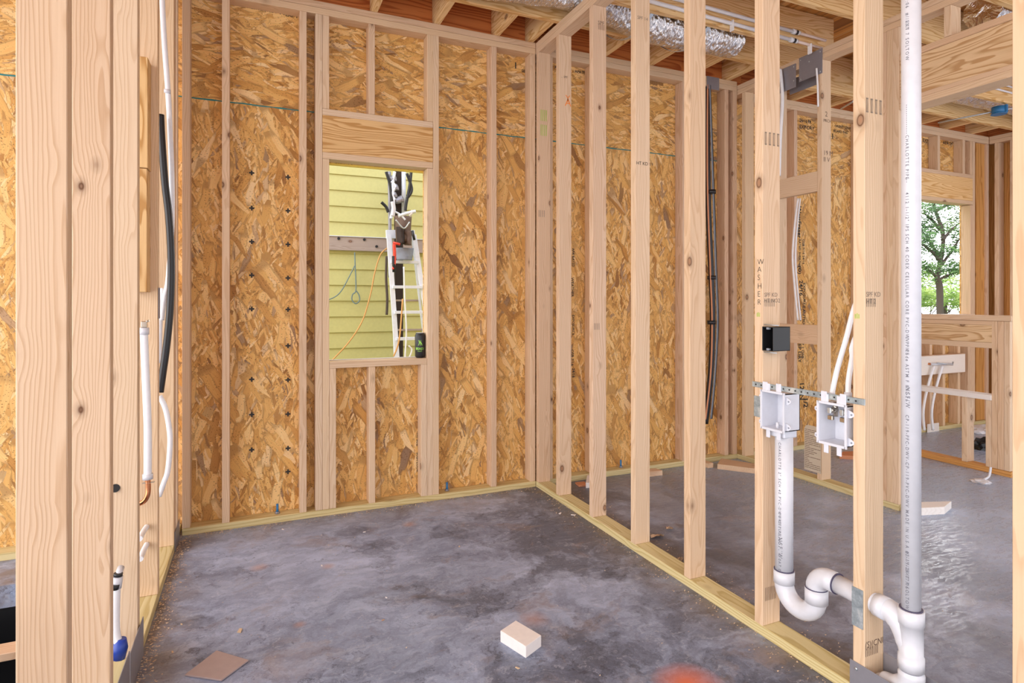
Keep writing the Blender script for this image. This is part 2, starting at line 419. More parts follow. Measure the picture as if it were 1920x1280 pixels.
# tub trap pit behind the left wall, lined in black film
boxes('trim_1', [((-1.7, 1.7, -.5), (-.53, 3.31, -.48)), ((-1.72, 1.68, -.5), (-1.7, 3.33, -.1)), ((-.53, 1.68, -.5), (-.51, 3.33, -.1)), ((-1.7, 3.31, -.5), (-.53, 3.33, -.1)), ((-1.7, 1.68, -.5), (-.53, 1.7, -.1))], 'blackbag', kind='structure')
bm = bmesh.new(); n = 26; gr = []
for i in range(n+1):
    row = []
    for j in range(n+1):
        x = -1.66+1.1*i/n; y = 1.75+1.1*j/n
        z = -.32+.09*noise.noise(Vector((x*6, y*13, 2)))+.04*noise.noise(Vector((x*14, y*31, 5)))
        row.append(bm.verts.new((x, y, z)))
    gr.append(row)
for i in range(n):
    for j in range(n): bm.faces.new((gr[i][j], gr[i+1][j], gr[i+1][j+1], gr[i][j+1]))
from_bm('plastic_sheet', bm, 'blackbag', smooth=True, label='crumpled black plastic sheet down in the pit behind the left wall', cat='plastic sheet')
bar('scrap_board', (-1.65, 2.86, -.12), (-.56, 2.95, -.09), 'pine2', 'x', label='narrow board lying across the black pit at the left edge', cat='board')

# ------------------------------------------------------------------ exterior back wall sheathing with two openings
YB = Y0+D
seam = 2.39
W1 = (.405, .996, .903, 2.10); W2 = (5.77, 6.626, 1.13, 2.235)
def sheath(name, z0, z1, mat, X0, X1):
    bm = bmesh.new()
    cuts = sorted(set([X0, X1]+[w for W in (W1, W2) for w in W[:2] if X0 < w < X1]))
    zc = sorted(set([z0, z1]+[w for W in (W1, W2) for w in W[2:] if z0 < w < z1]))
    for a, b in zip(cuts, cuts[1:]):
        for c, d in zip(zc, zc[1:]):
            mx, mz = (a+b)/2, (c+d)/2
            if any(W[0] < mx < W[1] and W[2] < mz < W[3] for W in (W1, W2)): continue
            r = bmesh.ops.create_cube(bm, size=1)
            for v in r['verts']: v.co = Vector(((a+b)/2+v.co.x*(b-a), YB+.006+v.co.y*.012, (c+d)/2+v.co.z*(d-c)))
    return from_bm(name, bm, mat, kind='structure')
wl = sheath('wall_back', 0., seam-.0015, 'osb_low', -3., 7.04)
wu = sheath('wall_back_upper', seam+.0015, 3.02, 'osb_up', -3., 7.04)
# chalk line along the panel seam
bm = bmesh.new()
def strip(bm, x0, x1, z0, z1, amp=.001):
    n = int((x1-x0)/.04)
    pv = None
    for i in range(n+1):
        x = x0+(x1-x0)*i/n; a = bm.verts.new((x, YB-.0008, z0+random.uniform(-amp, amp))); b = bm.verts.new((x, YB-.0008, z1+random.uniform(-amp, amp)))
        if pv: bm.faces.new((pv[0], a, b, pv[1]))
        pv = (a, b)
strip(bm, -2.9, 3.5, seam-.003, seam+.004, .0016)
o = from_bm('seam_line', bm, 'tealink'); rel(o, wl); o['label'] = 'teal chalk along the sheathing seam'
# plus-shaped ink marks
lst = []
for px_, ys_ in ((472, (324, 390, 453, 516, 579, 711, 777, 843)), (540, (332, 395, 458, 521, 580, 648, 712, 776, 840, 884))):
    for py in ys_:
        q = onY(px_, py, YB-.0005)
        lst += [((q.x-.014, q.y-.0005, q.z-.0045), (q.x+.014, q.y, q.z+.0045)), ((q.x-.0045, q.y-.0006, q.z-.014), (q.x+.0045, q.y-.0001, q.z+.014))]
o = ticks('ink_marks', lst, 'ink', wl)
# printed stamps on the board
def yst(px_, py, s, size, vert=True, Y=YB-.0012, bold=0.02):
    q = onY(px_, py, Y)
    return (s, size, q, (0, 0, -1) if vert else (1, 0, 0), (1, 0, 0) if vert else (0, 0, 1), bold)
up = [yst(452, 12, 'TILE', .028, False), yst(470, 16, '23/32 SPAN', .028, False), yst(522, 26, '11', .04, False), yst(535, 30, 'EXP 1', .028, False),
      yst(965, 128, 'I', .06, False), yst(978, 135, 'SEA', .028, False), yst(1078, 136, 'APA 7/16', .028, False), yst(1040, 128, 'APA', .028, False),
      yst(1499, 228, '24/16 FR', .04, False), yst(1499, 240, 'EXP-DRY', .045, False), yst(1565, 238, 'ORIENT STRAND', .032, False), yst(1563, 247, 'BOARD THIS', .032, False), yst(1560, 260, 'I', .07, False),
      yst(1730, 266, 'EXP 1', .05, False), yst(1768, 270, 'APA 24', .05, False), yst(1440, 225, 'APA', .028, False)]
lettering('panel_print', up, 'ink', wu)
low = [yst(1496, 386, 'WestFraser', .058, bold=.03), yst(1489, 400, 'APA', .05), yst(1488, 440, '|| ||| ||', .035), yst(1498, 448, 'RATED SHEATHING', .032), yst(1505, 448, 'OSB 7/16 24/16', .034),
       yst(1489, 500, 'PS 2-10', .04), yst(1497, 498, '(O)', .05, bold=.03), yst(1490, 530, 'SPAN RATING', .04), yst(1499, 525, '24/16', .06), yst(1506, 530, 'EXPOSURE 1', .04),
       yst(1490, 572, 'THIS SIDE', .035), yst(1498, 576, '<---->', .05), yst(1505, 572, 'CAUTION', .045), yst(1497, 632, 'KEEP DRY', .05), yst(1503, 632, 'EXP 1 OSB', .04), yst(1500, 716, '12LN', .07), yst(1507, 745, '1/2', .07, bold=.03),
       yst(1073, 465, 'APA RATED', .026), yst(1071, 520, 'WEATHER', .03), yst(1073, 590, 'EXPOSURE 1', .026), yst(1071, 655, 'OSB 7/16', .03), yst(1073, 690, '24/16', .03),
       yst(781, 808, 'THIS SIDE', .022), yst(781, 848, 'SUB-FLOOR', .024)]
lettering('panel_print', low, 'ink', wl)
# cut board edge that frames the near window on the outside, in yellow
e = .014
bar('trim_2', (W1[0]-.02, YB+.012, W1[3]-.012), (W1[1]+.03, YB+.03, W1[3]+.06), 'trimyellow', 'x', kind='structure')
bar('trim_3', (W1[1]+.001, YB+.012, W1[2]-.03), (W1[1]+.04, YB+.02, W1[3]-.01), 'trimyellow', 'z', kind='structure')
bar('trim_4', (W1[0]-.03, YB+.012, W1[2]-.05), (W1[1]+.03, YB+.022, W1[2]+.004), 'whitewood', 'x', kind='structure')
# east end sheathing
bar('wall_right', (7.04, 2.2, 0), (7.052, YB, 3.0), 'amber', 'z', kind='structure', bev=0)
# deck above all rooms
boxes('ceiling', [((-2.4, -1.8, 3.262), (7.4, 3.76, 3.282))], 'osb_deck', kind='structure')

# ------------------------------------------------------------------ framing
def stud(x0, x1, y0, y1, label, z0=.038, z1=ZT, mat='pine', name='stud', **kw):
    return bar(name, (x0, y0, z0+.0005), (x1, y1, z1-.0005), mat, 'z', label=label, cat='stud', **kw)
def bw(x0, label, z0=.038, z1=ZT, **kw): return stud(x0, x0+T, Y0, YB-.001, label, z0, z1, **kw)
# sole plates
bar('sole_plate', (-.357, Y0, 0), (K-.001, YB-.001, T), 'treated', 'x', label='greenish treated plate on the slab under the window wall of the near room', cat='plate')
bar('sole_plate', (K+D+.001, Y0, 0), (X2-.001, YB-.001, T), 'treated', 'x', label='treated plate on the slab along the back of the laundry bay', cat='plate')
bar('sole_plate', (X2+D+.001, Y0, 0), (6.94, YB-.001, T), 'treated', 'x', label='treated plate under the far window wall beyond both partitions', cat='plate')
bar('sole_plate', (-1.8, Y0, 0), (-.462, YB-.001, T), 'treated', 'x', label='treated plate at the left edge beyond the near left wall', cat='plate')
bar('sole_plate', (K, -1.2, 0), (K+D, Y0, T), 'treated', 'y', label='long treated plate under the open stud partition with the white pipes', cat='plate')
bar('sole_plate', (X2, 2.329, 0), (X2+D, YB, T), 'treated', 'y', label='treated plate of the second partition ending at a triple stud', cat='plate')
bar('sole_plate', (-.459, -1.2, 0), (-.37, YB, T), 'treated', 'y', label='treated plate under the left wall beside the sawdust', cat='plate')
# top plates (doubled)
def dbl(name, lo, hi, grain, label, mat='pine', h=.076):
    e_ = empty(name, ((lo[0]+hi[0])/2, (lo[1]+hi[1])/2, lo[2]), label=label, cat='plate')
    m = lo[2]+h/2
    bar('lower_board', (lo[0], lo[1], lo[2]), (hi[0], hi[1], m-.0006), mat, grain, e_)
    bar('upper_board', (lo[0], lo[1], m+.0006), (hi[0], hi[1], lo[2]+h), mat, grain, e_)
    return e_
dbl('top_plate', (-.457, Y0, ZT), (K-.004, YB, 0), 'x', 'pale doubled top plate over the near window wall')
dbl('top_plate', (K+D+.002, Y0, ZT), (X2-.004, YB, 0), 'x', 'doubled top plate along the back of the laundry bay')
dbl('top_plate', (X2+D+.004, Y0, 2.875), (6.94, YB, 0), 'x', 'doubled top plate above the far window wall')
dbl('top_plate', (-1.8, Y0, ZT), (-.47, YB, 0), 'x', 'doubled top plate in the top left corner beyond the left wall')
dbl('top_plate', (K, -1.2, ZT), (K+D, YB, 0), 'y', 'doubled top plate over the open partition with white pipes')
dbl('top_plate', (-.459, -1.2, ZT), (-.37, Y0-.002, 0), 'y', 'doubled top plate above the left wall')
dbl('top_plate', (X2, -.2, 2.913), (X2+D, YB, 0), 'y', 'doubled top plate of the second partition running over the dropped beam')
# near window wall
bw(-.357, 'back wall stud in the left corner of the near room, with a dark edge')
bw(-.164, 'first full stud right of the left corner in the near back wall', mat='pine')
bw(.24, 'full stud just left of the window, beside a narrow dark bay')
bw(.327, 'king stud left of the near window')
bw(1.035, 'king stud right of the near window')
bw(1.430, 'full stud between the near window and the partition corner', mat='pine2')
bw(1.714, 'end stud of the near back wall, tight against the partition corner')
bw(.366, 'jack stud under the left end of the near window header', z1=2.10-.001)
bw(.997, 'jack stud under the right end of the near window header', z1=2.10-.001)
bw(.366, 'short stud above the left end of the near window header', z0=2.394)
bw(.633, 'short knotty stud above the middle of the near window header', z0=2.394, mat='pine2')
bw(.997, 'short stud above the right end of the near window header', z0=2.394)
bw(.405, 'short stud below the left end of the near window sill', z1=.865)
bw(.635, 'short stud below the middle of the near window sill', z1=.865)
bw(.958, 'short stud below the right end of the near window sill', z1=.865)
bar('window_sill', (.405, Y0, .865), (.996, YB+.012, .903), 'pine', 'x', label='rough sill of the near window with a drink can on it', cat='sill')
h = empty('window_header', (.70, Y0, 2.10), label='near window header, a grained board between two flat plates', cat='header')
bar('flat_plate', (.366, Y0, 2.10), (1.034, YB, 2.138), 'pine', 'x', h)
bar('header_board', (.366, Y0, 2.1385), (1.034, Y0+.04, 2.3555), 'header', 'x', h)
bar('header_board', (.366, Y0+.046, 2.1385), (1.034, YB, 2.3555), 'header', 'x', h)
bar('flat_plate', (.366, Y0, 2.356), (1.034, YB, 2.3935), 'pine', 'x', h)
# laundry bay back wall
bw(K+D+.002, 'stud in the back left corner of the laundry bay, behind the partition')
bw(2.19, 'laundry back wall stud mostly hidden behind the second partition stud from the corner')
bw(2.60, 'laundry back wall stud mostly hidden behind the third partition stud')
bw(3.00, 'laundry back wall stud left of the black hose', mat='pine2')
bw(3.418, 'laundry back wall stud just right of the black hose', mat='pine2')
bw(3.507, 'last laundry back wall stud, against the second partition', mat='pine2')
# far back wall
ZK = 2.875
bw(4.175, 'back wall stud seen through the second partition beside the white tubes', z1=ZK, mat='pine2')
bw(4.58, 'far back wall stud behind the second partition, mostly hidden', z1=ZK)
bw(4.985, 'far back wall stud seen edge-on left of the tall framing stud', z1=ZK)
bw(5.37, 'far back wall stud hidden left of the far window', z1=ZK)
bw(5.694, 'king stud at the left of the far window', z1=ZK)
bw(5.732, 'jack stud at the left of the far window', z1=2.23)
bw(6.626, 'sunlit jack stud at the right of the far window', z1=2.23)
bw(6.665, 'king stud at the right of the far window', z1=ZK)
bw(6.10, 'short stud above the far window, nearest the white pipe', z0=2.538, z1=ZK)
bw(6.50, 'short stud above the right half of the far window', z0=2.538, z1=ZK)
bw(6.62, 'short stud above the right end of the far window header', z0=2.538, z1=ZK)
bw(5.74, 'short stud above the left end of the far window header', z0=2.538, z1=ZK)
for i, xx in enumerate((5.78, 5.98, 6.18, 6.42, 6.585)):
    bw(xx, ('short stud under the left end of the far window sill', 'second short stud under the far window sill', 'short stud under the middle of the far window sill', 'pale short stud under the right half of the far window sill', 'short stud under the right end of the far window sill')[i], z1=1.092)
bar('window_sill', (5.77, Y0, 1.092), (6.626, YB+.012, 1.13), 'pine', 'x', label='rough sill of the far window above the half wall', cat='sill')
h = empty('window_header', (6.2, Y0, 2.235), label='far window header of pale boards above the bright opening', cat='header')
bar('flat_plate', (5.732, Y0, 2.235), (6.664, YB, 2.272), 'pine', 'x', h)
bar('header_board', (5.732, Y0, 2.2725), (6.664, YB, 2.5), 'joist', 'x', h)
bar('flat_plate', (5.732, Y0, 2.5005), (6.664, YB, 2.538), 'pine', 'x', h)
bw(6.90, 'stud in the far right corner of the back wall', z1=ZK, mat='pine2')
bar('stud', (6.76, Y0+.02, .04), (6.90, YB-.002, ZK), 'amber', 'z', label='orange-brown board filling the bay right of the far window', cat='board')
# right end wall
for y, lb in ((3.575, 'first stud of the right end wall, next to the far corner'), (3.44, 'second stud of the right end wall, edge brightly lit'), (3.2, 'third stud of the right end wall near the frame edge')):
    stud(6.94, 7.03, y-.038, y, lb, z1=ZK)
bar('sole_plate', (6.94, 2.3, 0), (7.03, Y0, T), 'treated', 'y', label='treated plate under the right end wall', cat='plate')
dbl('top_plate', (6.94, 2.3, ZK), (7.03, Y0-.002, 0), 'y', 'doubled top plate over the right end wall')
# open partition
nm = ['tall partition stud with a galvanised plate, just left of the white vent pipe', 'partition stud lettered WASHER beside the standpipe', 'fourth partition stud from the corner, left of the WASHER stud',
      'third partition stud from the corner, smudged grey', 'second partition stud from the corner, with a knot hole low down', 'first partition stud right of the corner, with an orange scribble']
PS = []
for i in range(6):
    y = 1.260+.4064*i
    PS.append(stud(K, K+D, y, y+.040, nm[i], mat='pine2' if i in (4,) else 'pine', z0=.038))
PS.append(stud(K, K+D, Y0-.041, Y0-.003, 'corner stud of the open partition, against the back wall', mat='pine2'))
NS = stud(K, K+D, .822, .866, 'pale stud cut off by the right edge of the picture', mat='pine')
stud(K, K+D, .415, .453, 'partition stud out of frame right of the pale edge stud')
# second partition
sp = []
for y, lb, m in ((3.540, 'first stud of the second partition at the back corner', 'pine'), (3.222, 'second stud of the second partition, mostly hidden by the WASHER stud', 'pine'), (2.855, 'middle stud of the second partition, with grade stamps, under the steel plates', 'pine'),
                 (2.405, 'inner stud of the triple stud that ends the second partition', 'pine2'), (2.367, 'middle one of the triple stud that ends the second partition', 'pine'), (2.329, 'outermost stud ending the second partition', 'pine')):
    sp.append(stud(X2, X2+D, y, y+.0375, lb, z1=2.913, mat=m))
for z0, z1, lb in ((2.018, 2.156, 'upper flat block between two studs of the second partition'), (.962, 1.096, 'lower flat block between two studs, behind the black electrical box')):
    bar('blocking', (X2, 2.893, z0), (X2+T, 3.221, z1), 'pine', 'y', label=lb, cat='blocking')
# dropped beam with cripples
h = empty('dropped_beam', (X2, 1.5, 2.41), label='large grained beam between flat plates, right of the white vent pipe', cat='beam')
bar('flat_plate', (X2, .3, 2.410), (X2+D+.045, 2.328, 2.448), 'pine', 'y', h)
bar('flat_plate', (X2, .3, 2.4485), (X2+D, 2.328, 2.474), 'pine', 'y', h)
bar('beam_board', (X2+.006, .3, 2.4745), (X2+.05, 2.328, 2.702), 'beam', 'y', h)
bar('beam_board', (X2+.055, .3, 2.4745), (X2+D, 2.328, 2.702), 'beam', 'y', h)
bar('flat_plate', (X2, .3, 2.7025), (X2+D, 2.328, 2.74), 'pine', 'y', h)
for y, lb in ((2.039, 'short stud standing on the dropped beam right of the vent pipe'), (1.64, 'next short stud on the dropped beam, out of frame')):
    stud(X2, X2+D, y, y+.038, lb, z0=2.741, z1=2.912)
# left wall
for i, (y, lb, m) in enumerate(((1.551, 'nearest wide stud at the left edge, with a long split', 'pine2'), (1.968, 'second wide stud from the left, with dark angled knots', 'pine2'), (2.391, 'third left wall stud, with round knots and curly grain', 'pine'),
                 (2.857, 'fourth left wall stud, behind the white tube and copper bend', 'pine'), (3.395, 'fifth left wall stud, behind the black hose', 'pine'), (3.435, 'sixth left wall stud, doubled onto the fifth', 'pine'), (3.545, 'last left wall stud in the corner', 'pine'))):
    stud(-.459, -.37, y, y+.0395, lb, mat=m)
stud(-.459, -.37, 1.13, 1.168, 'left wall stud out of frame before the nearest wide one')
# half wall
XH = 4.95
h = empty('half_wall', (XH, 3., 0), label='framed half wall with a flat cap in the far room', cat='half wall')
bar('sole_plate', (XH, 2.446, 0), (XH+D, Y0-.002, T+.004), 'amber', 'y', h, label='dark amber edge plate')
bar('cap', (XH-.02, 2.435, 1.119), (XH+D+.03, Y0-.002, 1.157), 'pine', 'y', h)
bar('top_rail', (XH, 2.565, 1.085), (XH+D, Y0-.002, 1.118), 'pine', 'y', h)
bar('header_board', (XH, 2.565, .957), (XH+D, Y0-.002, 1.084), 'beam', 'y', h)
bar('bottom_rail', (XH, 2.565, .915), (XH+D, Y0-.002, .956), 'pine', 'y', h)
bar('shelf_rail', (XH-.01, 2.567, .535), (XH+D, Y0-.002, .573), 'whitewood', 'y', h)
for y in (2.453, 2.492, 2.531): bar('post', (XH, y, .043), (XH+D, y+.0375, 1.118), 'pine', 'z', h)
bar('short_post', (XH, 2.57, .043), (XH+D, 2.607, .534), 'pine', 'z', h)
bar('short_post', (XH, 2.731, .043), (XH+D, 2.768, .534), 'pine', 'z', h)
bar('short_post', (XH, 3.14, .043), (XH+D, 3.178, .534), 'pine', 'z', h)
# second-layer back plates: rim, joists, blocks
bar('rim_board', (-1.8, YB-.03, DT+.001), (K+.04, YB+.01, 3.26), 'rim', 'x', label='rust-brown rim board above the near back wall with red streaks', cat='rim board')
bar('rim_board', (K+.05, YB-.03, DT+.001), (X2+.099, YB+.01, 3.26), 'rim', 'x', label='rust-brown rim board above the laundry back wall', cat='rim board')
bar('rim_board', (X2+.1, YB-.03, 2.952), (7.03, YB+.01, 3.26), 'rim', 'x', label='rust-brown rim board above the far window wall', cat='rim board')
bar('rim_board', (7.031, 2.0, 2.9), (7.06, YB+.01, 3.26), 'rim', 'y', label='rim board above the right end wall', cat='rim board')
bar('joist', (-1.8, 3.283, DT), (X2+D, 3.321, 3.26), 'joist', 'x', label='joist nearest the back wall, behind the foil duct', cat='joist')
bar('joist', (-.45, 2.935, DT), (3.77, 2.973, 3.258), 'joist', 'x', label='joist in front of the foil duct carrying two strapped water tubes', cat='joist')
bar('joist', (-.45, 2.50, DT), (X2+D, 2.538, 3.258), 'joist', 'x', label='third joist from the back wall, its edge crossing the top of the picture', cat='joist')
bar('joist', (X2+D+.01, 2.50, 2.99), (7.0, 2.538, 3.258), 'joist', 'x', label='far room joist in line with the third joist', cat='joist')
bar('joist', (X2+D+.01, 3.36, 2.951), (7.0, 3.398, 3.258), 'joist', 'x', label='far room joist nearest the window wall, below the foil', cat='joist')
bar('joist', (4.2, 2.935, 2.951), (7.0, 2.973, 3.258), 'joist', 'x', label='far room joist with two thin white tubes along its face', cat='joist')
bar('joist', (-.45, 2.03, DT), (7.0, 2.068, 3.258), 'joist', 'x', label='joist crossing the top right corner of the picture', cat='joist')
for y in (1.58,):
    bar('joist', (-.45, y, DT), (7.0, y+T, 3.258), 'joist', 'x', label='overhead joist out of frame above the camera', cat='joist', group='joists above the camera')
bl = ['leftmost short block between the near back wall and the first joist', 'second short block above the near back wall', 'third short block above the near back wall, over the window', 'fourth short block above the near back wall, right of the window', 'last short block above the near back wall, beside the partition']
for x, lb in zip((-.16, .245, .65, 1.045, 1.452), ['short block above the left corner, mostly out of frame']+bl[:4]):
    bar('joist_block', (x, 3.322, DT+.001), (x+T, YB-.031, 3.20), 'joist', 'y', label=lb, cat='blocking')
bar('joist_block', (1.70, 3.322, DT+.001), (1.738, YB-.031, 3.20), 'joist', 'y', label=bl[4], cat='blocking')
for x, lb in zip((1.88, 2.283, 2.69, 3.095, 3.44), ['short block above the laundry, nearest the open partition', 'second short block above the laundry wall', 'third short block above the laundry wall', 'fourth short block above the laundry wall', 'short block above the back corner of the laundry']):
    bar('joist_block', (x, 3.322, DT+.001), (x+T, YB-.031, 3.20), 'joist', 'y', label=lb, cat='blocking')
for x, lb in zip((4.15, 4.58, 5.0, 5.42, 5.83, 6.22, 6.64), ['short block behind the second partition under the steel plates', 'short block right of the second partition top', 'short block over the far wall hidden by the tall stud', 'short block over the far wall left of the vent pipe', 'first short block right of the vent pipe above the far wall', 'second short block right of the vent pipe above the far wall', 'short block nearest the far right corner']):
    bar('joist_block', (x, 3.399, 2.952), (x+T, YB-.031, 3.20), 'joist', 'y', label=lb, cat='blocking')

# writing on the partition studs
def kx(px_, py): return onX(px_, py, K-.0006)
s1 = PS[1]
it = []
for ch, y in zip('WASHER', (492, 506, 521, 537, 552, 567)):
    q = kx(1420, y+4); it.append((ch, .030, q, (0, -1, 0), (0, 0, 1), -.012))
lettering('handwriting', it, 'ink', s1)
def marks(st, y0, z, mat='greenink'):
    ticks('marker_strokes', [((K-.0012, y0-.006*k-.0022, z-.005), (K-.0002, y0-.006*k, z+.009+.003*(k % 2))) for k in range(3)], mat, st)
marks(PS[1], 1.694, onX(1424, 591, K).z); marks(PS[0], 1.292, onX(1606, 594, K).z)
def yface(st, yf, px_, py, s, size, mat='stamp', name='grade_stamp', vert=False, bold=0.):
    q = onY(px_, py, yf-.0007)
    return lettering(name, [(s, size, q, (0, 0, -1) if vert else (1, 0, 0), (1, 0, 0) if vert else (0, 0, 1), bold)], mat, st)
def barcode(st, yf, px_, py0, py1, n, dx, mat='stamp'):
    L = []
    a = onY(px_, py0, yf); b = onY(px_, py1, yf)
    for k in range(n):
        x = a.x+dx*k
        L += [((x, yf-.0011, b.z), (x+.0022, yf-.0003, a.z)), ((x+.006, yf-.0011, b.z), (x+.0075, yf-.0003, a.z)), ((x, yf-.0012, b.z), (x+.009, yf-.0004, b.z+.004)), ((x, yf-.0012, a.z-.004), (x+.009, yf-.0004, a.z))]
    ticks('grade_stamp', L, mat, st)
barcode(PS[1], 1.6664, 1434, 247, 271, 4, .021)
barcode(PS[0], 1.260, 1624, 183, 210, 4, .021)
barcode(NS, .822, 1930, 300, 320, 2, .02)
yface(PS[1], 1.6664, 1433, 556, 'SPF KD\nHT NO2', .022); yface(PS[1], 1.6664, 1433, 571, '|||||||', .03)
yface(PS[0], 1.260, 1624, 556, 'SPF KD\nHT 2', .022); yface(PS[0], 1.260, 1624, 571, '||||||', .03)
yface(PS[1], 1.6664, 1434, 1112, '|||||||||', .03, 'pencil'); yface(PS[1], 1.6664, 1434, 1124, '|||||||||', .025, 'pencil')
yface(PS[0], 1.260, 1622, 1216, '(S)|CNI', .028, 'pencil'); yface(PS[0], 1.260, 1622, 1228, '||||||||', .03, 'pencil')
yface(PS[3], 2.4792, 1193, 308, 'HT KD 19', .024, 'ink'); yface(PS[3], 2.4792, 1195, 35, 'SPF 14', .024)
yface(PS[4], 2.8856, 1121, 45, 'SPF', .03, 'pencil'); yface(PS[4], 2.8856, 1121, 52, '|||||', .035, 'pencil'); yface(PS[4], 2.8856, 1113, 615, '||||', .04)
yface(PS[5], 3.292, 1052, 145, '... SPF', .02, 'pencil'); yface(PS[5], 3.292, 1059, 198, 'A', .07, 'orangeink', 'crayon_scribble'); yface(PS[5], 3.292, 1060, 190, 'Y', .06, 'orangeink', 'crayon_scribble')
yface(PS[6], Y0-.041, 1009, 403, '||||', .05); 
ticks('level_marks', [((X, Y0-.0425, z), (X+.004, Y0-.0415, z+.075)) for X in (1.772, 1.785, 1.798, 1.812) for z in (2.38, 2.48)], 'greenink', PS[6])
m3 = sp[2]
yface(m3, 2.855, 1544, 290, '19 M\nII V', .045, 'pencil'); yface(m3, 2.855, 1544, 228, 'PRCH', .03, 'pencil'); yface(m3, 2.855, 1547, 218, '2', .05, 'pencil')

# ------------------------------------------------------------------ steel plates
def plate(name, lo, hi, label, mat='steelplate', screws=()):
    e_ = bar(name, lo, hi, mat, 'y' if abs(hi[1]-lo[1]) > abs(hi[0]-lo[0]) else 'x', label=label, cat='metal plate', bev=.0006)
    for s_ in screws:
        q = Vector(s_); b_ = bmesh.new(); bmesh.ops.create_uvsphere(b_, u_segments=8, v_segments=5, radius=.0055)
        for v in b_.verts: v.co.x *= .45
        k = from_bm('screw', b_, 'zinc', None, True); k.location = q; rel(k, e_)
    return e_
sx_ = X2-.004
plate('strap_plate', (sx_-.002, 2.847, 2.815), (sx_+.001, 3.035, 2.985), 'right grey steel plate bridging the second partition top plate', screws=[(sx_-.004, y, z) for y in (2.862, 3.02) for z in (2.83, 2.965)]+[(sx_-.004, 2.95, 2.93)])
plate('strap_plate', (sx_-.002, 3.062, 2.79), (sx_+.001, 3.22, 2.96), 'left grey steel plate bridging the second partition top plate', screws=[(sx_-.004, 3.078, z) for z in (2.84, 2.94)])
plate('strap_plate', (X2+D+.001, 2.86, 2.79), (X2+D+.004, 3.2, 2.90), 'steel plate on the far side of the second partition top', 'steelplate')
plate('strap_plate', (3.235, Y0-.004, 2.92), (3.358, Y0-.001, 3.018), 'grey steel plate over the black hose on the laundry top plate')
plate('stud_shoe', (K-.004, .55, .0), (K-.001, 1.308, .117), 'grey steel plate at the foot of the tall stud by the drain elbow', screws=[(K-.006, 1.285, z) for z in (.018, .035, .097)])
plate('stud_shoe', (K+D+.001, .6, .0), (K+D+.004, 1.262, .14), 'steel plate behind the drain elbow at the partition foot')
plate('stud_shoe', (-.367, 2.225, 0), (-.364, 2.47, .135), 'steel plate on the left wall foot, end near the blue sleeve')
plate('stud_shoe', (-.367, 1.5, 0), (-.364, 2.215, .15), 'long steel plate on the left wall foot beside the sawdust')
plate('stud_shoe', (-.369, 3.41, 0), (-.366, 3.61, .10), 'small dark steel plate at the far corner foot of the left wall')
plate('nail_plate', (K-.003, 1.264, .230), (K-.001, 1.302, .353), 'bright galvanised plate on the tall stud where the drain passes', 'galv')
plate('nail_plate', (K-.003, 1.668, .824), (K-.0005, 1.706, .903), 'small galvanised plate left of the washer drain box', 'galv')
plate('nail_plate', (-.3725+.004, 2.86, 1.19), (-.3725+.002+.004, 2.897, 1.32), 'dark nail plate on the left wall beside the black hose', 'steelplate')

# ------------------------------------------------------------------ washer drain and vent
XC = K+.0445
def ring_text(cx, cy, r, a0):
    def fn(o, tx, ty):
        a = a0+ty/r
        return Vector((cx+(r+.0004)*math.cos(a), cy+(r+.0004)*math.sin(a), o.z-tx))
    return fn
dp = empty('drain_pipework', (XC, 1.145, 0), label='white washer drain: standpipe, trap and arm into the tall vent pipe', cat='drain pipe')
ry, rz = 1.608, .25
spp = tube('standpipe', [(XC, ry, .262), (XC, ry, .772)], .0315, 'pvc', dp, 28, False)
# trap: hub, U, hub
U = .069; uy = ry-U
tube('trap_hub', [(XC, ry, .268), (XC, ry, .222)], [.0365, .0365], 'pvc', dp, 28, False)
pts = [(XC, ry, .235)]+[(XC, uy+U*math.cos(a), .225-U*math.sin(a)*1.0) for a in [PI*k/14 for k in range(15)]]+[(XC, ry-2*U, .235)]
tube('trap_bend', pts, .0335, 'pvc', dp, 28, False)
tube('trap_hub', [(XC, ry-2*U, .212), (XC, ry-2*U, .262)], [.0375, .0375], 'pvc', dp, 28, False)
tube('glue_line', [(XC, ry, .268), (XC, ry, .2715)], .0350, 'primer', dp, 28, False)
tube('glue_line', [(XC, ry-2*U, .262), (XC, ry-2*U, .265)], .0365, 'primer', dp, 28, False)
vy = ry-2*U; az = .312
pts = [(XC, vy, .264)]+[(XC, vy-.05+.05*math.cos(a), .262+.05*math.sin(a)) for a in [PI/2*k/8 for k in range(9)]]+[(XC, vy-.08, az)]
tube('return_bend', pts, .0345, 'pvc', dp, 28, False)
tube('glue_line', [(XC, vy-.08, az), (XC, vy-.083, az)], .0350, 'primer', dp, 28, False)
tube('trap_arm', [(XC, vy-.07, az), (XC, 1.235, az-.004)], .0305, 'pvc', dp, 28, False)
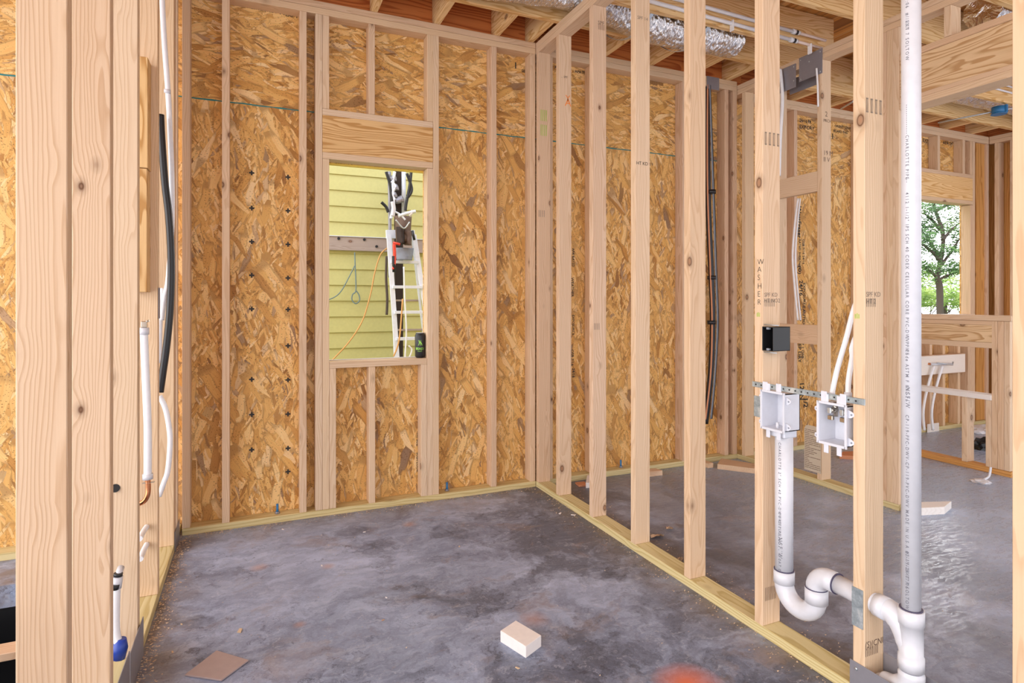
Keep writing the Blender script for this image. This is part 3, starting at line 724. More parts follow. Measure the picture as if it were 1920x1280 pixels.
# tee: swept branch into the vertical run
ty = 1.145
tube('tee_branch', [(XC, 1.250, az-.004), (XC, 1.222, az-.004), (XC, 1.195, az-.010), (XC, 1.165, az-.05), (XC, ty, az-.11)], [.034, .034, .033, .031, .029], 'pvc', dp, 28, True)
tube('tee_hub', [(XC, 1.250, az-.004), (XC, 1.215, az-.005)], .0355, 'pvc', dp, 28, False)
tube('tee_body', [(XC, ty, .345), (XC, ty, .300), (XC, ty, .299), (XC, ty, .205), (XC, ty, .204), (XC, ty, .165)], [.0345, .0345, .0315, .0315, .0345, .0345], 'pvc', dp, 28, False)
tube('glue_line', [(XC, ty, .345), (XC, ty, .3475)], .031, 'primer', dp, 28, False)
tube('glue_line', [(XC, ty, .165), (XC, ty, .162)], .0315, 'primer', dp, 28, False)
tube('elbow', [(XC, ty, .166), (XC, ty, .135), (XC, ty+.012, .108), (XC, ty+.045, .082), (XC, ty+.08, .072)], [.031, .035, .0355, .0355, .036], 'pvc', dp, 28, True)
tube('elbow', [(XC, ty+.07, .075), (XC, ty+.09, .062), (XC, ty+.095, .03), (XC, ty+.095, .002)], .032, 'pvc', dp, 28, True)
vp = tube('vent_pipe', [(XC, ty, .33), (XC, ty, 3.26)], .0255, 'pvc', dp, 32, False)
a0 = R(-147.6)-.55
def vt_(py, s, size=.0125, r=.0255, cy=ty, aa=None, bold=.012):
    z = onX(1710 if cy == ty else 1460, py, XC).z
    return (s, size, (0, 0, z), (0, 0, 0), (0, 0, 0), bold)
SPC = 1.42
lettering('pipe_print', [vt_(0, '7:06  #///////'), vt_(42, 'EXT 7 SOLTOW'), vt_(198, '--------------', .012), vt_(255, 'CHARLOTTE PIPE'), vt_(333, '---', .012), vt_(362, '4112 1-1/2" IPS SCH 40 COEX CELLULAR CORE PVC-DWV PIPE'), vt_(630, 'U.P. Code ASTM F 891-16'),
    vt_(724, 'NSF/W', .016), vt_(776, 'CP-119-PFC-DWV-CP-119-PVC-DWV MADE IN U.S.A 02-19-24 07:06'), vt_(1030, '#///////', .013), vt_(1064, 'EXT 7 SOLTOW')], 'pipeink', vp, ring_text(XC, ty, .0255, a0))
a1 = math.atan2(-ry, -XC)-.62
lettering('pipe_print', [vt_(824, 'CHARLOTTE 2" SCH 40 PVC-DWV CELLULAR', .0135, cy=ry), vt_(952, 'CORE PIPE', .0135, cy=ry), vt_(998, 'NSF/W', .02, cy=ry), vt_(1030, 'L 0A7 02', .0135, cy=ry)], 'pipeink', spp, ring_text(XC, ry, .0315, a1))

SPC = 1.
# ------------------------------------------------------------------ washer boxes
def wbox(y0, y1, z0, z1, label, depth=.082):
    e_ = empty('washer_box', (K, (y0+y1)/2, z0), label=label, cat='washer box')
    w = .003; x0 = K-.012; x1 = x0+depth
    boxes('shell', [((x1-w, y0, z0), (x1, y1, z1)), ((x0, y0, z0), (x1, y0+w, z1)), ((x0, y1-w, z0), (x1, y1, z1)), ((x0, y0, z0), (x1, y1, z0+w)), ((x0, y0, z1-w), (x1, y1, z1))], 'pvc_box', e_)
    f = .005
    boxes('rim', [((x0-.002, y0-f, z0-f), (x0+.002, y0+.002, z1+f)), ((x0-.002, y1-.002, z0-f), (x0+.002, y1+f, z1+f)), ((x0-.002, y0, z0-f), (x0+.002, y1, z0+.002)), ((x0-.002, y0, z1-.002), (x0+.002, y1, z1+f))], 'pvc_box', e_)
    for yy in (y0+.018, y1-.034):
        boxes('mounting_tab', [((x0+.004, yy, z0-.034), (x0+.008, yy+.017, z0))], 'pvc_box', e_, .001)
        boxes('mounting_tab', [((x0+.004, yy, z1), (x0+.008, yy+.017, z1+.03))], 'pvc_box', e_, .001)
    for yy in (y0, y1):
        s_ = -1 if yy == y0 else 1
        for zz in (z0+.016, z1-.026):
            b_ = bmesh.new()
            pp = [(0, -.012), (.012, -.010), (.022, -.003), (.022, .006), (.012, .012), (0, .016)]
            va = [b_.verts.new((x0+.010, yy+s_*a, zz+b)) for a, b in pp]; vb = [b_.verts.new((x0+.014, yy+s_*a, zz+b)) for a, b in pp]
            b_.faces.new(va); b_.faces.new(vb[::-1])
            for i in range(len(pp)): b_.faces.new((va[i], va[(i+1) % 6], vb[(i+1) % 6], vb[i]))
            k = from_bm('ear', b_, 'pvc_box'); rel(k, e_)
            tube('screw_hole', [(x0+.0085, yy+s_*.014, zz+.001), (x0+.0105, yy+s_*.014, zz+.001)], .0032, 'grey', k, 8, False)
    return e_
b1 = wbox(1.560, 1.660, .792, .928, 'white washer drain box on top of the standpipe')
boxes('outlet_neck', [((XC-.036, 1.575, .762), (XC+.03, 1.642, .793))], 'pvc_box', b1, .004)
tube('knockout_post', [(K+.02, 1.615, .793), (K+.02, 1.615, .815)], .006, 'pvc_box', b1, 10, False)
b2 = wbox(1.317, 1.417, .792, .924, 'white washer supply box with two small valves')
for yy in (1.385, 1.34):
    tube('valve_body', [(K+.03, yy, .924), (K+.03, yy, .905), (K+.03, yy, .878)], .0085, 'brass', b2, 12, False)
    tube('valve_outlet', [(K+.034, yy, .90), (K+.002, yy, .90)], .0095, 'brass', b2, 14, False)
    boxes('lever', [((K+.0, yy-.011, .868), (K+.012, yy+.008, .884))], 'brass', b2, .002)
    boxes('valve_cap', [((K-.003, yy-.007, .889), (K+.004, yy+.006, .911))], 'zinc', b2, .002)
# slotted mounting bar in front of the studs
e_ = boxes('mounting_bar', [((K-.006, 1.255, .937), (K-.003, 1.712, .957))], 'galv', None, .0008, label='slotted galvanised bar holding the two washer boxes across the studs', cat='bracket')
for i in range(17):
    y = 1.285+.0255*i; k = tube('slot', [(K-.0068, y, .947), (K-.0055, y, .947)], .0032, 'ink', None, 8, False); rel(k, e_)
def clip(y):
    return boxes('bar_clip', [((K-.010, y-.011, .925), (K-.0062, y+.011, .963))], 'pvc_box', None, .001)
for bx, ys_ in ((b1, (1.585, 1.647)), (b2, (1.398, 1.328))):
    for y in ys_: rel(clip(y), bx)
# two supply tubes rising from the supply box
for a, lb in (((1559, 742), 'left white water tube rising from the supply box'), ((1590, 742), 'right white water tube rising from the supply box')):
    q0 = onX(a[0], a[1], K+.045)
    e1 = onX(1600 if a[0] < 1570 else 1601, 582 if a[0] < 1570 else 640, K+.10); e2 = onX(1632, 480, K+.15)
    t_ = tube('water_tube', [q0, q0.lerp(e1, .3)+Vector((0, .004, 0)), q0.lerp(e1, .7), e1, e2 if a[0] < 1570 else e2+Vector((.03, 0, -.1)), onX(1636, 300, K+.15 if a[0] < 1570 else K+.19), onX(1638, -60, K+.15 if a[0] < 1570 else K+.19)], .0085, 'pex', None, 12, label=lb, cat='water tube')
    tube('crimp_ring', [q0+Vector((0, 0, -.008)), q0+Vector((0, 0, .012))], .0115, 'pvc_box', t_, 12, False)

# black electrical box on the WASHER stud
e_ = empty('electrical_box', (K, 1.64, 1.08), label='black single electrical box on the WASHER stud', cat='electrical box')
y0, y1, z0, z1 = 1.613, 1.6655, 1.078, 1.168; x0 = K-.004; x1 = K+.082; w = .003
boxes('shell', [((x1-w, y0, z0), (x1, y1, z1)), ((x0, y0, z0), (x1, y0+w, z1)), ((x0, y1-w, z0), (x1, y1, z1)), ((x0, y0, z0), (x1, y1, z0+w)), ((x0, y0, z1-w), (x1, y1, z1))], 'black', e_, .0008)
for zz in (z0+.002, z1-.010): boxes('screw_boss', [((x0-.001, (y0+y1)/2-.006, zz), (x0+.01, (y0+y1)/2+.006, zz+.008))], 'grey', e_, .001)
tube('nail', [(x0+.012, y0-.012, z1+.006), (x0+.012, y1+.012, z1+.008)], .002, 'zinc', e_, 8, False)
tube('nail', [(x0+.012, y0-.004, z0-.006), (x0+.012, y1+.01, z0-.006)], .002, 'zinc', e_, 8, False)

# printed tag hanging on the second partition
tg = empty('hang_tag', (X2-.02, 2.92, .24), label='tan printed paper tag with rounded top hanging by the second partition', cat='tag')
bm = bmesh.new(); yy0, yy1, zz0, zz1 = 2.985, 2.852, .085, .40
pp = [(yy0, zz0), (yy0, zz1-.03), (yy0-.01, zz1-.008), (yy0-.03, zz1), (yy1, zz1), (yy1, zz0)]
va = [bm.verts.new((X2-.012, a, b)) for a, b in pp]; vb = [bm.verts.new((X2-.013, a, b)) for a, b in pp]
bm.faces.new(va); bm.faces.new(vb[::-1])
for i in range(6): bm.faces.new((va[i], va[(i+1) % 6], vb[(i+1) % 6], vb[i]))
g = G('translucent_tag'); g.base((.70, .60, .46)); g.set(g.b, 'Alpha', .72); g.set(g.b, 'Roughness', .6); M['tagp'] = g.m
rel(from_bm('sheet', bm, 'tagp'), tg)
L = []
rr = random.Random(3)
for k in range(22):
    z = .366-.0125*k; y = yy0-.006
    while y > yy1+.012:
        ln = rr.uniform(.012, .05); L.append(((X2-.0142, max(yy1+.004, y-ln), z), (X2-.0135, y, z+.0035))); y -= ln+.004
        if rr.random() < .2: break
ticks('print_lines', L, 'pencil', tg)

# ------------------------------------------------------------------ water tubes, hoses, duct overhead
yj = 2.935
for a, b, lb in (((1160, -32), (1548, 88), 'upper pair member of the strapped water tubes on the joist face'), ((1160, -14), (1543, 103), 'lower pair member of the strapped water tubes on the joist face')):
    A = onY(a[0], a[1], yj-.02); B = onY(b[0], b[1]-12, yj-.02)
    cut = A.lerp(B, .84)
    t_ = tube('water_tube', [A, cut], .0125, 'pex', None, 12, False, label=lb, cat='water tube')
    tube('pipe_end', [cut, B], .0095, 'pexred', t_, 12, False)
    d_ = (B-A).normalized()
    tube('coupling', [cut-d_*.045, cut-d_*.02], .017, 'pex', t_, 12, False); tube('coupling', [cut-d_*.02, cut+d_*.0], .016, 'black', t_, 12, False); tube('coupling', [cut, cut+d_*.02], .0145, 'pex', t_, 12, False)
for px_ in (1372, 1518, 1560):
    q = onY(px_, 44+(px_-1372)*.3, yj-.018)
    boxes('tube_clip', [((q.x-.005, yj-.036, q.z-.05), (q.x+.005, yj-.003, q.z+.02))], 'pex', None, .003, label={1372: 'white tube clip on the joist above the laundry', 1518: 'white tube clip right of the couplings', 1560: 'last white tube clip near the partition top'}[px_], cat='tube clip')
def duct(name, pts, r, label, seg=84, n=110, **kw):
    bm = bmesh.new(); P = spline(pts, n); rings = []
    u0 = Vector((0, 0, 1))
    for i, p in enumerate(P):
        d = (P[min(i+1, len(P)-1)]-P[max(i-1, 0)]).normalized(); u = (u0-d*u0.dot(d)).normalized(); v = d.cross(u); ring = []
        for k in range(seg):
            a = 2*PI*k/seg
            ca_, sa_ = math.cos(a), math.sin(a)
            rr_ = r*(1+.05*noise.noise(Vector((p.x*5, ca_*2.2, sa_*2.2)))+.05*noise.noise(Vector((p.x*22+sa_*1.5, ca_*4, sa_*4)))-.10*abs(noise.noise(Vector((p.x*48+ca_*2, ca_*3.2+7, sa_*3.2)))))
            ring.append(bm.verts.new(p+rr_*(u*math.cos(a)+v*math.sin(a))))
        rings.append(ring)
    for a, b in zip(rings, rings[1:]):
        for k in range(seg): bm.faces.new((a[k], a[(k+1) % seg], b[(k+1) % seg], b[k]))
    bm.faces.new(rings[0][::-1]); bm.faces.new(rings[-1])
    return from_bm(name, bm, 'foil', None, False, label=label, cat='duct', **kw)
du = duct('foil_duct', [(-.6, 3.128, 3.142), (-.3, 3.128, 3.142), (.3, 3.128, 3.115), (1.0, 3.128, 3.085), (1.5, 3.128, 3.13), (1.75, 3.128, 3.143), (1.9, 3.128, 3.135), (2.3, 3.125, 3.05), (2.7, 3.12, 3.045), (3.02, 3.12, 3.06)], .119, 'crinkled silver foil duct running between the joists across the top')
tube('black_band', [(2.62, 3.122, 3.046), (2.66, 3.122, 3.046)], .125, 'black', du, 32, False)
bx = [onY(px_, py, 3.0) for px_, py in ((1215, 40), (1258, 18))]
for x, lb in ((2.02, 'metal strap slung under the foil duct, left'), (2.46, 'metal strap slung under the foil duct, right')):
    bm = bmesh.new(); pv = None
    P = [(x+.22, 2.93, 3.02)]+[(x+.22-.2*(k/12.), 2.965+.33*k/12., 3.075-.165*math.sin(PI*(.08+.84*k/12.))) for k in range(13)]+[(x, 3.30, 3.016)]
    for p in P:
        a = bm.verts.new((p[0]-.012, p[1], p[2])); b = bm.verts.new((p[0]+.012, p[1], p[2])); c = bm.verts.new((p[0]+.012, p[1], p[2]-.0015)); d = bm.verts.new((p[0]-.012, p[1], p[2]-.0015))
        if pv:
            for i in range(4): bm.faces.new((pv[i], pv[(i+1) % 4], (a, b, c, d)[(i+1) % 4], (a, b, c, d)[i]))
        pv = (a, b, c, d)
    from_bm('hanger_strap', bm, 'zinc', label=lb, cat='strap')
duct('foil_duct', [(4.3, 2.28, 3.14), (5.2, 2.28, 3.13), (6.8, 2.28, 3.13)], .118, 'shiny foil duct in the top right bay above the dropped beam')
duct('foil_duct', [(4.6, 3.165, 3.125), (5.4, 3.165, 3.12), (6.9, 3.165, 3.12)], .128, 'crinkled foil duct above the far room near the blue box')
# thin tubes on the far joist
for dz, lb in ((0., 'lower thin white tube along the far joist'), (.05, 'upper thin white tube along the far joist')):
    tube('water_tube', [(4.9, 2.92, 3.05+dz), (6.9, 2.92, 3.02+dz)], .008, 'pex', None, 10, False, label=lb, cat='water tube')
# blue ceiling box on its bar hanger
q = onY(1873, 207, 3.0)
e_ = empty('ceiling_box', q, label='blue round ceiling box on a bar hanger in the far room', cat='electrical box')
tube('box', [q+Vector((0, 0, -.03)), q+Vector((0, 0, .03))], .052, 'bluebox', e_, 20, False)
tube('box_rim', [q+Vector((0, 0, -.034)), q+Vector((0, 0, -.028))], .057, 'bluebox', e_, 20, False)
boxes('side_lug', [((q.x-.012, q.y-.062, q.z-.03), (q.x+.012, q.y-.05, q.z+.035))], 'bluebox', e_)
tube('bar_hanger', [q+Vector((-.28, .33, -.05)), q+Vector((0, .02, .0)), q+Vector((.2, -.1, .04))], .007, 'zinc', e_, 8, False)
q = onY(1538, 105+110, 3.3)
tube('bar_hanger', [onY(1577, 204, 3.33), onY(1600, 190, 3.0)], .007, 'zinc', None, 8, False, label='metal bar hanger seen left of the tall stud top', cat='bracket')
# black band on the deck side beyond the joist end
bar('black_tape', (3.84, YB-.036, 3.10), (4.5, YB-.031, 3.135), 'black', 'x', label='black strip across the rust-brown rim board', cat='strip')

# black hose on the laundry back wall
hs = tube('hose', [(3.255, Y0+.03, 3.0), (3.26, Y0+.02, 2.5), (3.265, Y0+.01, 1.9), (3.28, Y0-.0, 1.5), (3.295, Y0, 1.1), (3.285, Y0+.01, .7), (3.25, Y0+.03, .30)], .022, 'black', None, 12, label='thick black hose down the laundry back wall', cat='hose')
for k, (dx, m) in enumerate(((-.026, 'brickred'), (.026, 'grey'), (.036, 'black'))):
    tube('wire', [(3.255+dx*.4, Y0+.0, 2.95), (3.262+dx, Y0-.008, 2.2), (3.28+dx, Y0-.02, 1.5), (3.297+dx, Y0-.02, 1.1), (3.287+dx*.8, Y0-.01, .7), (3.25+dx, Y0, .34)], .006, m, hs, 8)
for z in (2.1, 1.43, 1.08): tube('zip_tie', [(3.28, Y0-.005, z), (3.28, Y0-.005, z+.03)], .034, 'black', hs, 10, False)
# white tubes in the second partition
def ptube(pts, r, lb, mat='pex', X=None, Y=None, **kw):
    P = [onX(a, b, X) if X else onY(a, b, Y) for a, b in pts]
    return tube('water_tube', P, r, mat, None, 10, label=lb, cat='water tube', **kw)
ptube([(1463, 130), (1467, 185), (1463, 260), (1461, 330)], .012, 'pale hanging tube right behind the WASHER stud top', X=X2-.03)
ptube([(1496, 372), (1490, 420), (1486, 480), (1490, 540), (1496, 600)], .008, 'left one of two curved white tubes between far studs', Y=3.5)
ptube([(1500, 372), (1495, 420), (1491, 480), (1495, 540), (1501, 600)], .008, 'right one of two curved white tubes between far studs', Y=3.52)
ptube([(1531, 128), (1533, 160), (1534, 200)], .006, 'short pale tube left of the middle stud of the second partition', X=X2-.02)

# ------------------------------------------------------------------ left wall plumbing
fn = lambda a, b, Y: onY(a, b, Y)
ch = empty('air_tube', fn(273, 900, 2.76), label='upright white tube with collars above a copper bend in the left wall', cat='plumbing tube')
tube('tube', [fn(270, 625, 2.76), fn(273, 700, 2.76), fn(277, 800, 2.76), fn(277, 892, 2.76)], .0145, 'pex', ch, 16)
tube('collar', [fn(270, 614, 2.76), fn(270, 627, 2.76)], .0185, 'pvc', ch, 16, False)
tube('collar', [fn(277, 888, 2.76), fn(277, 898, 2.76)], .019, 'pvc', ch, 16, False)
tube('copper_bend', [fn(277, 896, 2.76), fn(278, 915, 2.76), fn(276, 930, 2.76), fn(268, 941, 2.77), fn(252, 946, 2.80)], .0095, 'copper', ch, 12)
boxes('top_valve', [(tuple(fn(265, 612, 2.76)+Vector((0, -.012, -.004))), tuple(fn(276, 602, 2.76)+Vector((0, .012, 0))))], 'brass', ch, .002)
tube('valve_lever', [fn(270, 604, 2.76), fn(280, 601, 2.75)], .004, 'brass', ch, 8, False)
boxes('wire_clip', [(tuple(fn(266, 907, 2.75)), tuple(fn(290, 903, 2.76)+Vector((0, .01, 0))))], 'zinc', ch)
# packed-out timber in front of the fourth stud
bar('furring_block', (-.450, 2.77, 1.80), (-.394, 2.856, 2.246), 'header', 'z', label='orange-brown block nailed to the fourth left wall stud, upper', cat='blocking')
bar('furring_block', (-.450, 2.772, 1.30), (-.397, 2.856, 1.797), 'header', 'z', label='orange-brown block under the upper block, above the white tube', cat='blocking')
# flat white strap-like tubes and black hose
def bay(pts, r, mat, name, lb, cat, Y=3.1, **kw):
    return tube(name, [fn(a, b, Y) for a, b in pts], r, mat, None, 12, label=lb, cat=cat, **kw)
wt = bay([(303, -40), (305, 20), (309, 90), (315, 170), (319, 250), (322, 330), (322, 420), (316, 520), (308, 560), (303, 600)], .0115, 'pex', 'water_tube', 'long pale tube leaning down the left wall from the top of the picture', 'water tube')
tube('tube_clip', [fn(308, 170, 3.09), fn(320, 172, 3.09)], .010, 'pvc', wt, 8, False)
bay([(301, 215), (303, 260), (309, 340), (316, 400), (320, 460), (321, 520), (318, 590), (312, 650), (305, 700), (300, 735)], .0155, 'black', 'hose', 'black hose curving between the left wall studs', 'hose', Y=3.06)
bay([(299, 742), (310, 765), (317, 800), (319, 830), (315, 880), (307, 905), (298, 930)], .0115, 'pex', 'water_tube', 'bowed white tube below the black hose', 'water tube', Y=3.14)
bay([(305, 540), (300, 600), (298, 680)], .012, 'pex', 'water_tube', 'short white tube beside the foot of the black hose', 'water tube', Y=3.2)
for a, b, lb in (((275, 987), (262, 1010), 'white tube stub through the fourth left stud'), ((275, 1020), (263, 1048), 'lower white tube stub through the fourth left stud')):
    tube('water_tube', [fn(a[0], a[1], 2.852), fn((a[0]+b[0])/2, (a[1]+b[1])/2-2, 2.80), fn(b[0], b[1], 2.72)], .0105, 'pex', None, 12, label=lb, cat='water tube')
st_ = empty('tub_supply', fn(222, 1150, 2.3), label='white tube with crimped fittings rising from a blue sleeve', cat='water tube')
tube('tube', [fn(219, 1090, 2.3), fn(217, 1130, 2.3), fn(217, 1180, 2.3), fn(224, 1214, 2.3)], .0125, 'pex', st_, 14)
tube('fitting', [fn(227, 1063, 2.33), fn(221, 1080, 2.3)], .0105, 'pvc', st_, 12, False)
tube('fitting', [fn(221, 1080, 2.3), fn(218, 1102, 2.3)], .0155, 'pvc', st_, 12, False)
tube('crimp_ring', [fn(222, 1074, 2.3), fn(221, 1079, 2.3)], .0135, 'black', st_, 12, False)
tube('crimp_ring', [fn(216, 1095, 2.29), fn(214, 1104, 2.29)], .0135, 'black', st_, 12, False)
tube('sleeve', [fn(217, 1230, 2.3), fn(225, 1212, 2.3), fn(228, 1196, 2.3)], [.030, .024, .014], 'blue', st_, 12, False)
# dark hole in the third stud, and the anchor bolts
tube('pipe_stub', [onY(216, 915, 2.392), onY(216, 915, 2.386)], .014, 'ink', None, 14, False, label='dark bored hole in the third left wall stud', cat='hole')
for a, b, lb in ((838, 912, 'anchor bolt in the plate right of the near window'), (520, 955, 'blue anchor bolt left of the near window'), (1164, 873, 'blue anchor bolt on the laundry back plate')):
    q = onY(a, b, Y0+.045)
    e_ = tube('anchor_bolt', [(q.x, q.y, T-.001), (q.x, q.y, T+.055)], .007, 'bluebox', None, 10, False, label=lb, cat='bolt')
    tube('nut', [(q.x, q.y, T), (q.x, q.y, T+.012)], .014, 'steelplate', e_, 6, False)

# ------------------------------------------------------------------ objects on the floor
def prism(name, poly, h, mat, z0=0., **kw):
    bm = bmesh.new(); a = [bm.verts.new((p[0], p[1], z0)) for p in poly]; b = [bm.verts.new((p[0], p[1], z0+h)) for p in poly]
    bm.faces.new(a[::-1]); bm.faces.new(b)
    for i in range(len(poly)): bm.faces.new((a[i], a[(i+1) % len(poly)], b[(i+1) % len(poly)], b[i]))
    bmesh.ops.bevel(bm, geom=bm.edges[:], offset=min(.0015, h*.2), segments=1, affect='EDGES')
    return from_bm(name, bm, mat, **kw)
a = onZ(938, 1203, 0); b = onZ(986, 1234, 0); c = onZ(1015, 1212, 0); d = a+(c-b)
prism('wood_block', [a, b, c, d], .042, 'foamwhite', label='pale pinkish sawn block lying on the slab in the near room', cat='block')
pl = [onZ(*p, 0) for p in ((346, 1268), (415, 1278), (466, 1240), (406, 1222))]
cd = prism('card_offcut', pl, .006, 'card', .001, label='mauve-brown rectangular offcut lying on the slab at lower left', cat='offcut')
prism('scrap_timber', [onZ(1345, 879, 0), onZ(1417, 888, 0), onZ(1425, 880, 0), onZ(1352, 868, 0)], .038, 'pine2', label='loose timber lying on the floor before the second partition corner', cat='timber')
prism('scrap_timber', [(2.05, 3.46), (2.10, 3.45), (2.2, 3.60), (2.15, 3.61)], .036, 'foamwhite', label='short pale offcut behind the second partition stud', cat='offcut')
prism('scrap_timber', [(2.60, 3.50), (2.71, 3.49), (2.70, 3.56), (2.6, 3.565)], .036, 'brickred' if 0 else 'pine2', label='small wood offcut against the laundry back plate', cat='offcut')
prism('scrap_timber', [(3.14, 3.50), (3.19, 3.50), (3.19, 3.58), (3.14, 3.58)], .036, 'pine', label='small cube of wood near the black hose foot', cat='offcut')
prism('scrap_timber', [onZ(1700, 968, 0), onZ(1771, 964, 0), onZ(1784, 953, 0), onZ(1705, 955, 0)], .045, 'whitewood', label='white sawn board end on the floor right of the vent pipe', cat='timber')
prism('brick_scrap', [onZ(1574, 860, 0), onZ(1604, 862, 0), onZ(1604, 852, 0), onZ(1580, 853, 0)], .03, 'brickred', label='rust-red scrap on the floor beyond the second partition', cat='scrap')
prism('floor_scrap', [(2.02, 3.50), (2.08, 3.49), (2.1, 3.56), (2.03, 3.57)], .012, 'brickred', label='orange-red scrap at the laundry back corner', cat='scrap')
def crumple(name, c, r, mat, lb, cat, flat=.4, seed=1):
    bm = bmesh.new(); bmesh.ops.create_icosphere(bm, subdivisions=3, radius=r)
    for v in bm.verts:
        k = 1+.5*noise.noise(v.co*(2.6/r)+Vector((seed, 0, 0))); v.co *= k; v.co.z = max(v.co.z*flat, -r*.0)
    return_ = from_bm(name, bm, mat, label=lb, cat=cat); return_.location = c; return return_
q = onZ(1840, 903, 0)
e_ = crumple('plastic_scrap', q+Vector((0, 0, .001)), .06, 'pvc', 'crumpled white plastic scrap on the floor at the end of the half wall', 'scrap', .25, 3)
tube('tail', [q+Vector((.03, 0, .012)), q+Vector((.09, .0, .03)), q+Vector((.11, .0, .09))], .008, 'pvc', e_, 8)
crumple('black_bag', onZ(1844, 840, 0)+Vector((0, 0, .001)), .10, 'blackbag', 'black plastic heap on the far room floor behind the half wall', 'bag', .8, 5)
crumple('plastic_scrap', onZ(1838, 808, 0)+Vector((0, -.05, .001)), .14, 'pvc', 'white plastic heap at the far back wall', 'scrap', .4, 8)
bar('wall_plate', tuple(onY(1738, 818, Y0-.01)-Vector((0, .004, 0))), tuple(onY(1760, 792, Y0-.01)), 'whitewood', 'x', label='small white board standing against the far back plate', cat='board')
# far supply board with its valves
vb = empty('supply_board', (6.1, Y0, .56), label='pale board with copper stubs and white tubes under the far window', cat='supply board')
bar('board', (5.5, Y0-.050, .56), (6.45, Y0-.021, .738), 'whitewood', 'x', vb)
bar('backing', (5.5, Y0-.020, .55), (6.50, Y0-.001, .742), 'pine2', 'x', vb)
for px_ in (1741, 1757):
    q = onY(px_, 682, Y0-.05); q2 = onY(px_+30, 683, Y0-.10)
    tube('copper_stub', [q+Vector((0, .03, 0)), q+Vector((0, -.02, 0))], .011, 'copper', vb, 10, False)
    tube('stub_tube', [q+Vector((0, -.02, 0)), q+Vector((.15, -.04, -.004))], .011, 'pvc', vb, 10, False)
    tube('riser', [q+Vector((.03, -.03, -.02)), onY(px_-3, 730, Y0-.08), onY(px_-10, 770, Y0-.08), onY(px_-8, 806, Y0-.07)], .012, 'pex', vb, 10)
tube('hook', [onY(1757, 680, Y0-.1), onY(1786, 684, Y0-.1), onY(1787, 678, Y0-.1)], .006, 'zinc', vb, 8, False)

# chips and leaves worth counting
rr = random.Random(12)
LC = ['pale wood chip near the offcut at lower left', 'small chip left of the middle of the near slab', 'pale curl of wood at the foot of the near back wall', 'tiny wood chip in the middle of the near slab', 'pale chip in front of the short window studs', 'small chip near the foot of the corner', 'white curled chip beside the partition plate', 'small chip on the near slab right of the pale block', 'chip at the front of the near slab', 'chip just left of the offcut', 'tiny chip below the window sill studs', 'pale speck beside the partition foot']
for (px_, py, ln, m), lb in zip(((449, 1182, .035, 'chips'), (340, 1170, .014, 'chips'), (530, 992, .02, 'foamwhite'), (718, 1162, .014, 'leafbrown'), (683, 997, .016, 'foamwhite'), (861, 1024, .016, 'chips'), (1050, 962, .03, 'foamwhite'), (1075, 965, .03, 'foamwhite'), (970, 1252, .018, 'chips'), (323, 1222, .016, 'chips'), (603, 1060, .015, 'foamwhite'), (724, 1120, .012, 'foamwhite')), LC):
    q = onZ(px_, py, .002); an = rr.uniform(0, PI)
    ax = Vector((math.cos(an), math.sin(an), 0)); ay = Vector((-ax.y, ax.x, 0))
    prism('wood_chip', [q-ax*ln/2-ay*ln*.18, q+ax*ln*.35-ay*ln*.25, q+ax*ln/2+ay*ln*.05, q-ax*ln*.3+ay*ln*.22], .003, m, .0005, label=lb, cat='wood chip')
for (px_, py, ln), lb in zip(((1231, 1005, .085), (1255, 991, .045), (1300, 1052, .05), (1275, 1049, .03)), ('curled brown leaf-like scrap in the laundry between two studs', 'pale wood curl on the laundry floor', 'brown chip beside the fourth partition stud', 'thin pale splinter on the partition plate line')):
    q = onZ(px_, py, .004); bm = bmesh.new(); n = 6; row = []
    for i in range(n+1):
        row.append([bm.verts.new(q+Vector(((i/n-.5)*ln, (j/3-.5)*ln*.55*math.sin(PI*(.12+.76*i/n)), .012*math.sin(3*i/n+j)+.008*rr.random()))) for j in range(4)])
    for i in range(n):
        for j in range(3): bm.faces.new((row[i][j], row[i+1][j], row[i+1][j+1], row[i][j+1]))
    from_bm('leaf_scrap', bm, 'leafbrown', label=lb, cat='scrap')
# sawdust: uncountable
bm = bmesh.new()
def crumb(x, y, s):
    an = rr.uniform(0, PI); z = rr.uniform(.001, .006)
    vs = [bm.verts.new((x+s*math.cos(an+k*2.1+rr.uniform(-.3, .3)), y+s*math.sin(an+k*2.1)*.5, z+rr.uniform(0, .004))) for k in range(3)]; bm.faces.new(vs)
for k in range(1500):
    t = rr.random()**1.3; y = 1.45+2.1*rr.random(); crumb(-.362+abs(rr.gauss(0, .028)), y, rr.uniform(.002, .007))
for k in range(900): crumb(rr.uniform(-.35, 1.72), Y0-.004-abs(rr.gauss(0, .035)), rr.uniform(.002, .006))
for k in range(500): crumb(K-.004-abs(rr.gauss(0, .05)), rr.uniform(.9, 3.6), rr.uniform(.002, .006))
for k in range(500): crumb(K+D+.004+abs(rr.gauss(0, .07)), rr.uniform(.9, 3.6), rr.uniform(.002, .007))
for k in range(450): crumb(X2-.004-abs(rr.gauss(0, .06)), rr.uniform(2.3, 3.6), rr.uniform(.003, .007))
for k in range(500): crumb(rr.uniform(-.3, 3.4), rr.uniform(1.3, 3.55), rr.uniform(.001, .004))
from_bm('sawdust', bm, 'chips', kind='stuff', label='sawdust and crumbs along the wall feet', cat='sawdust')

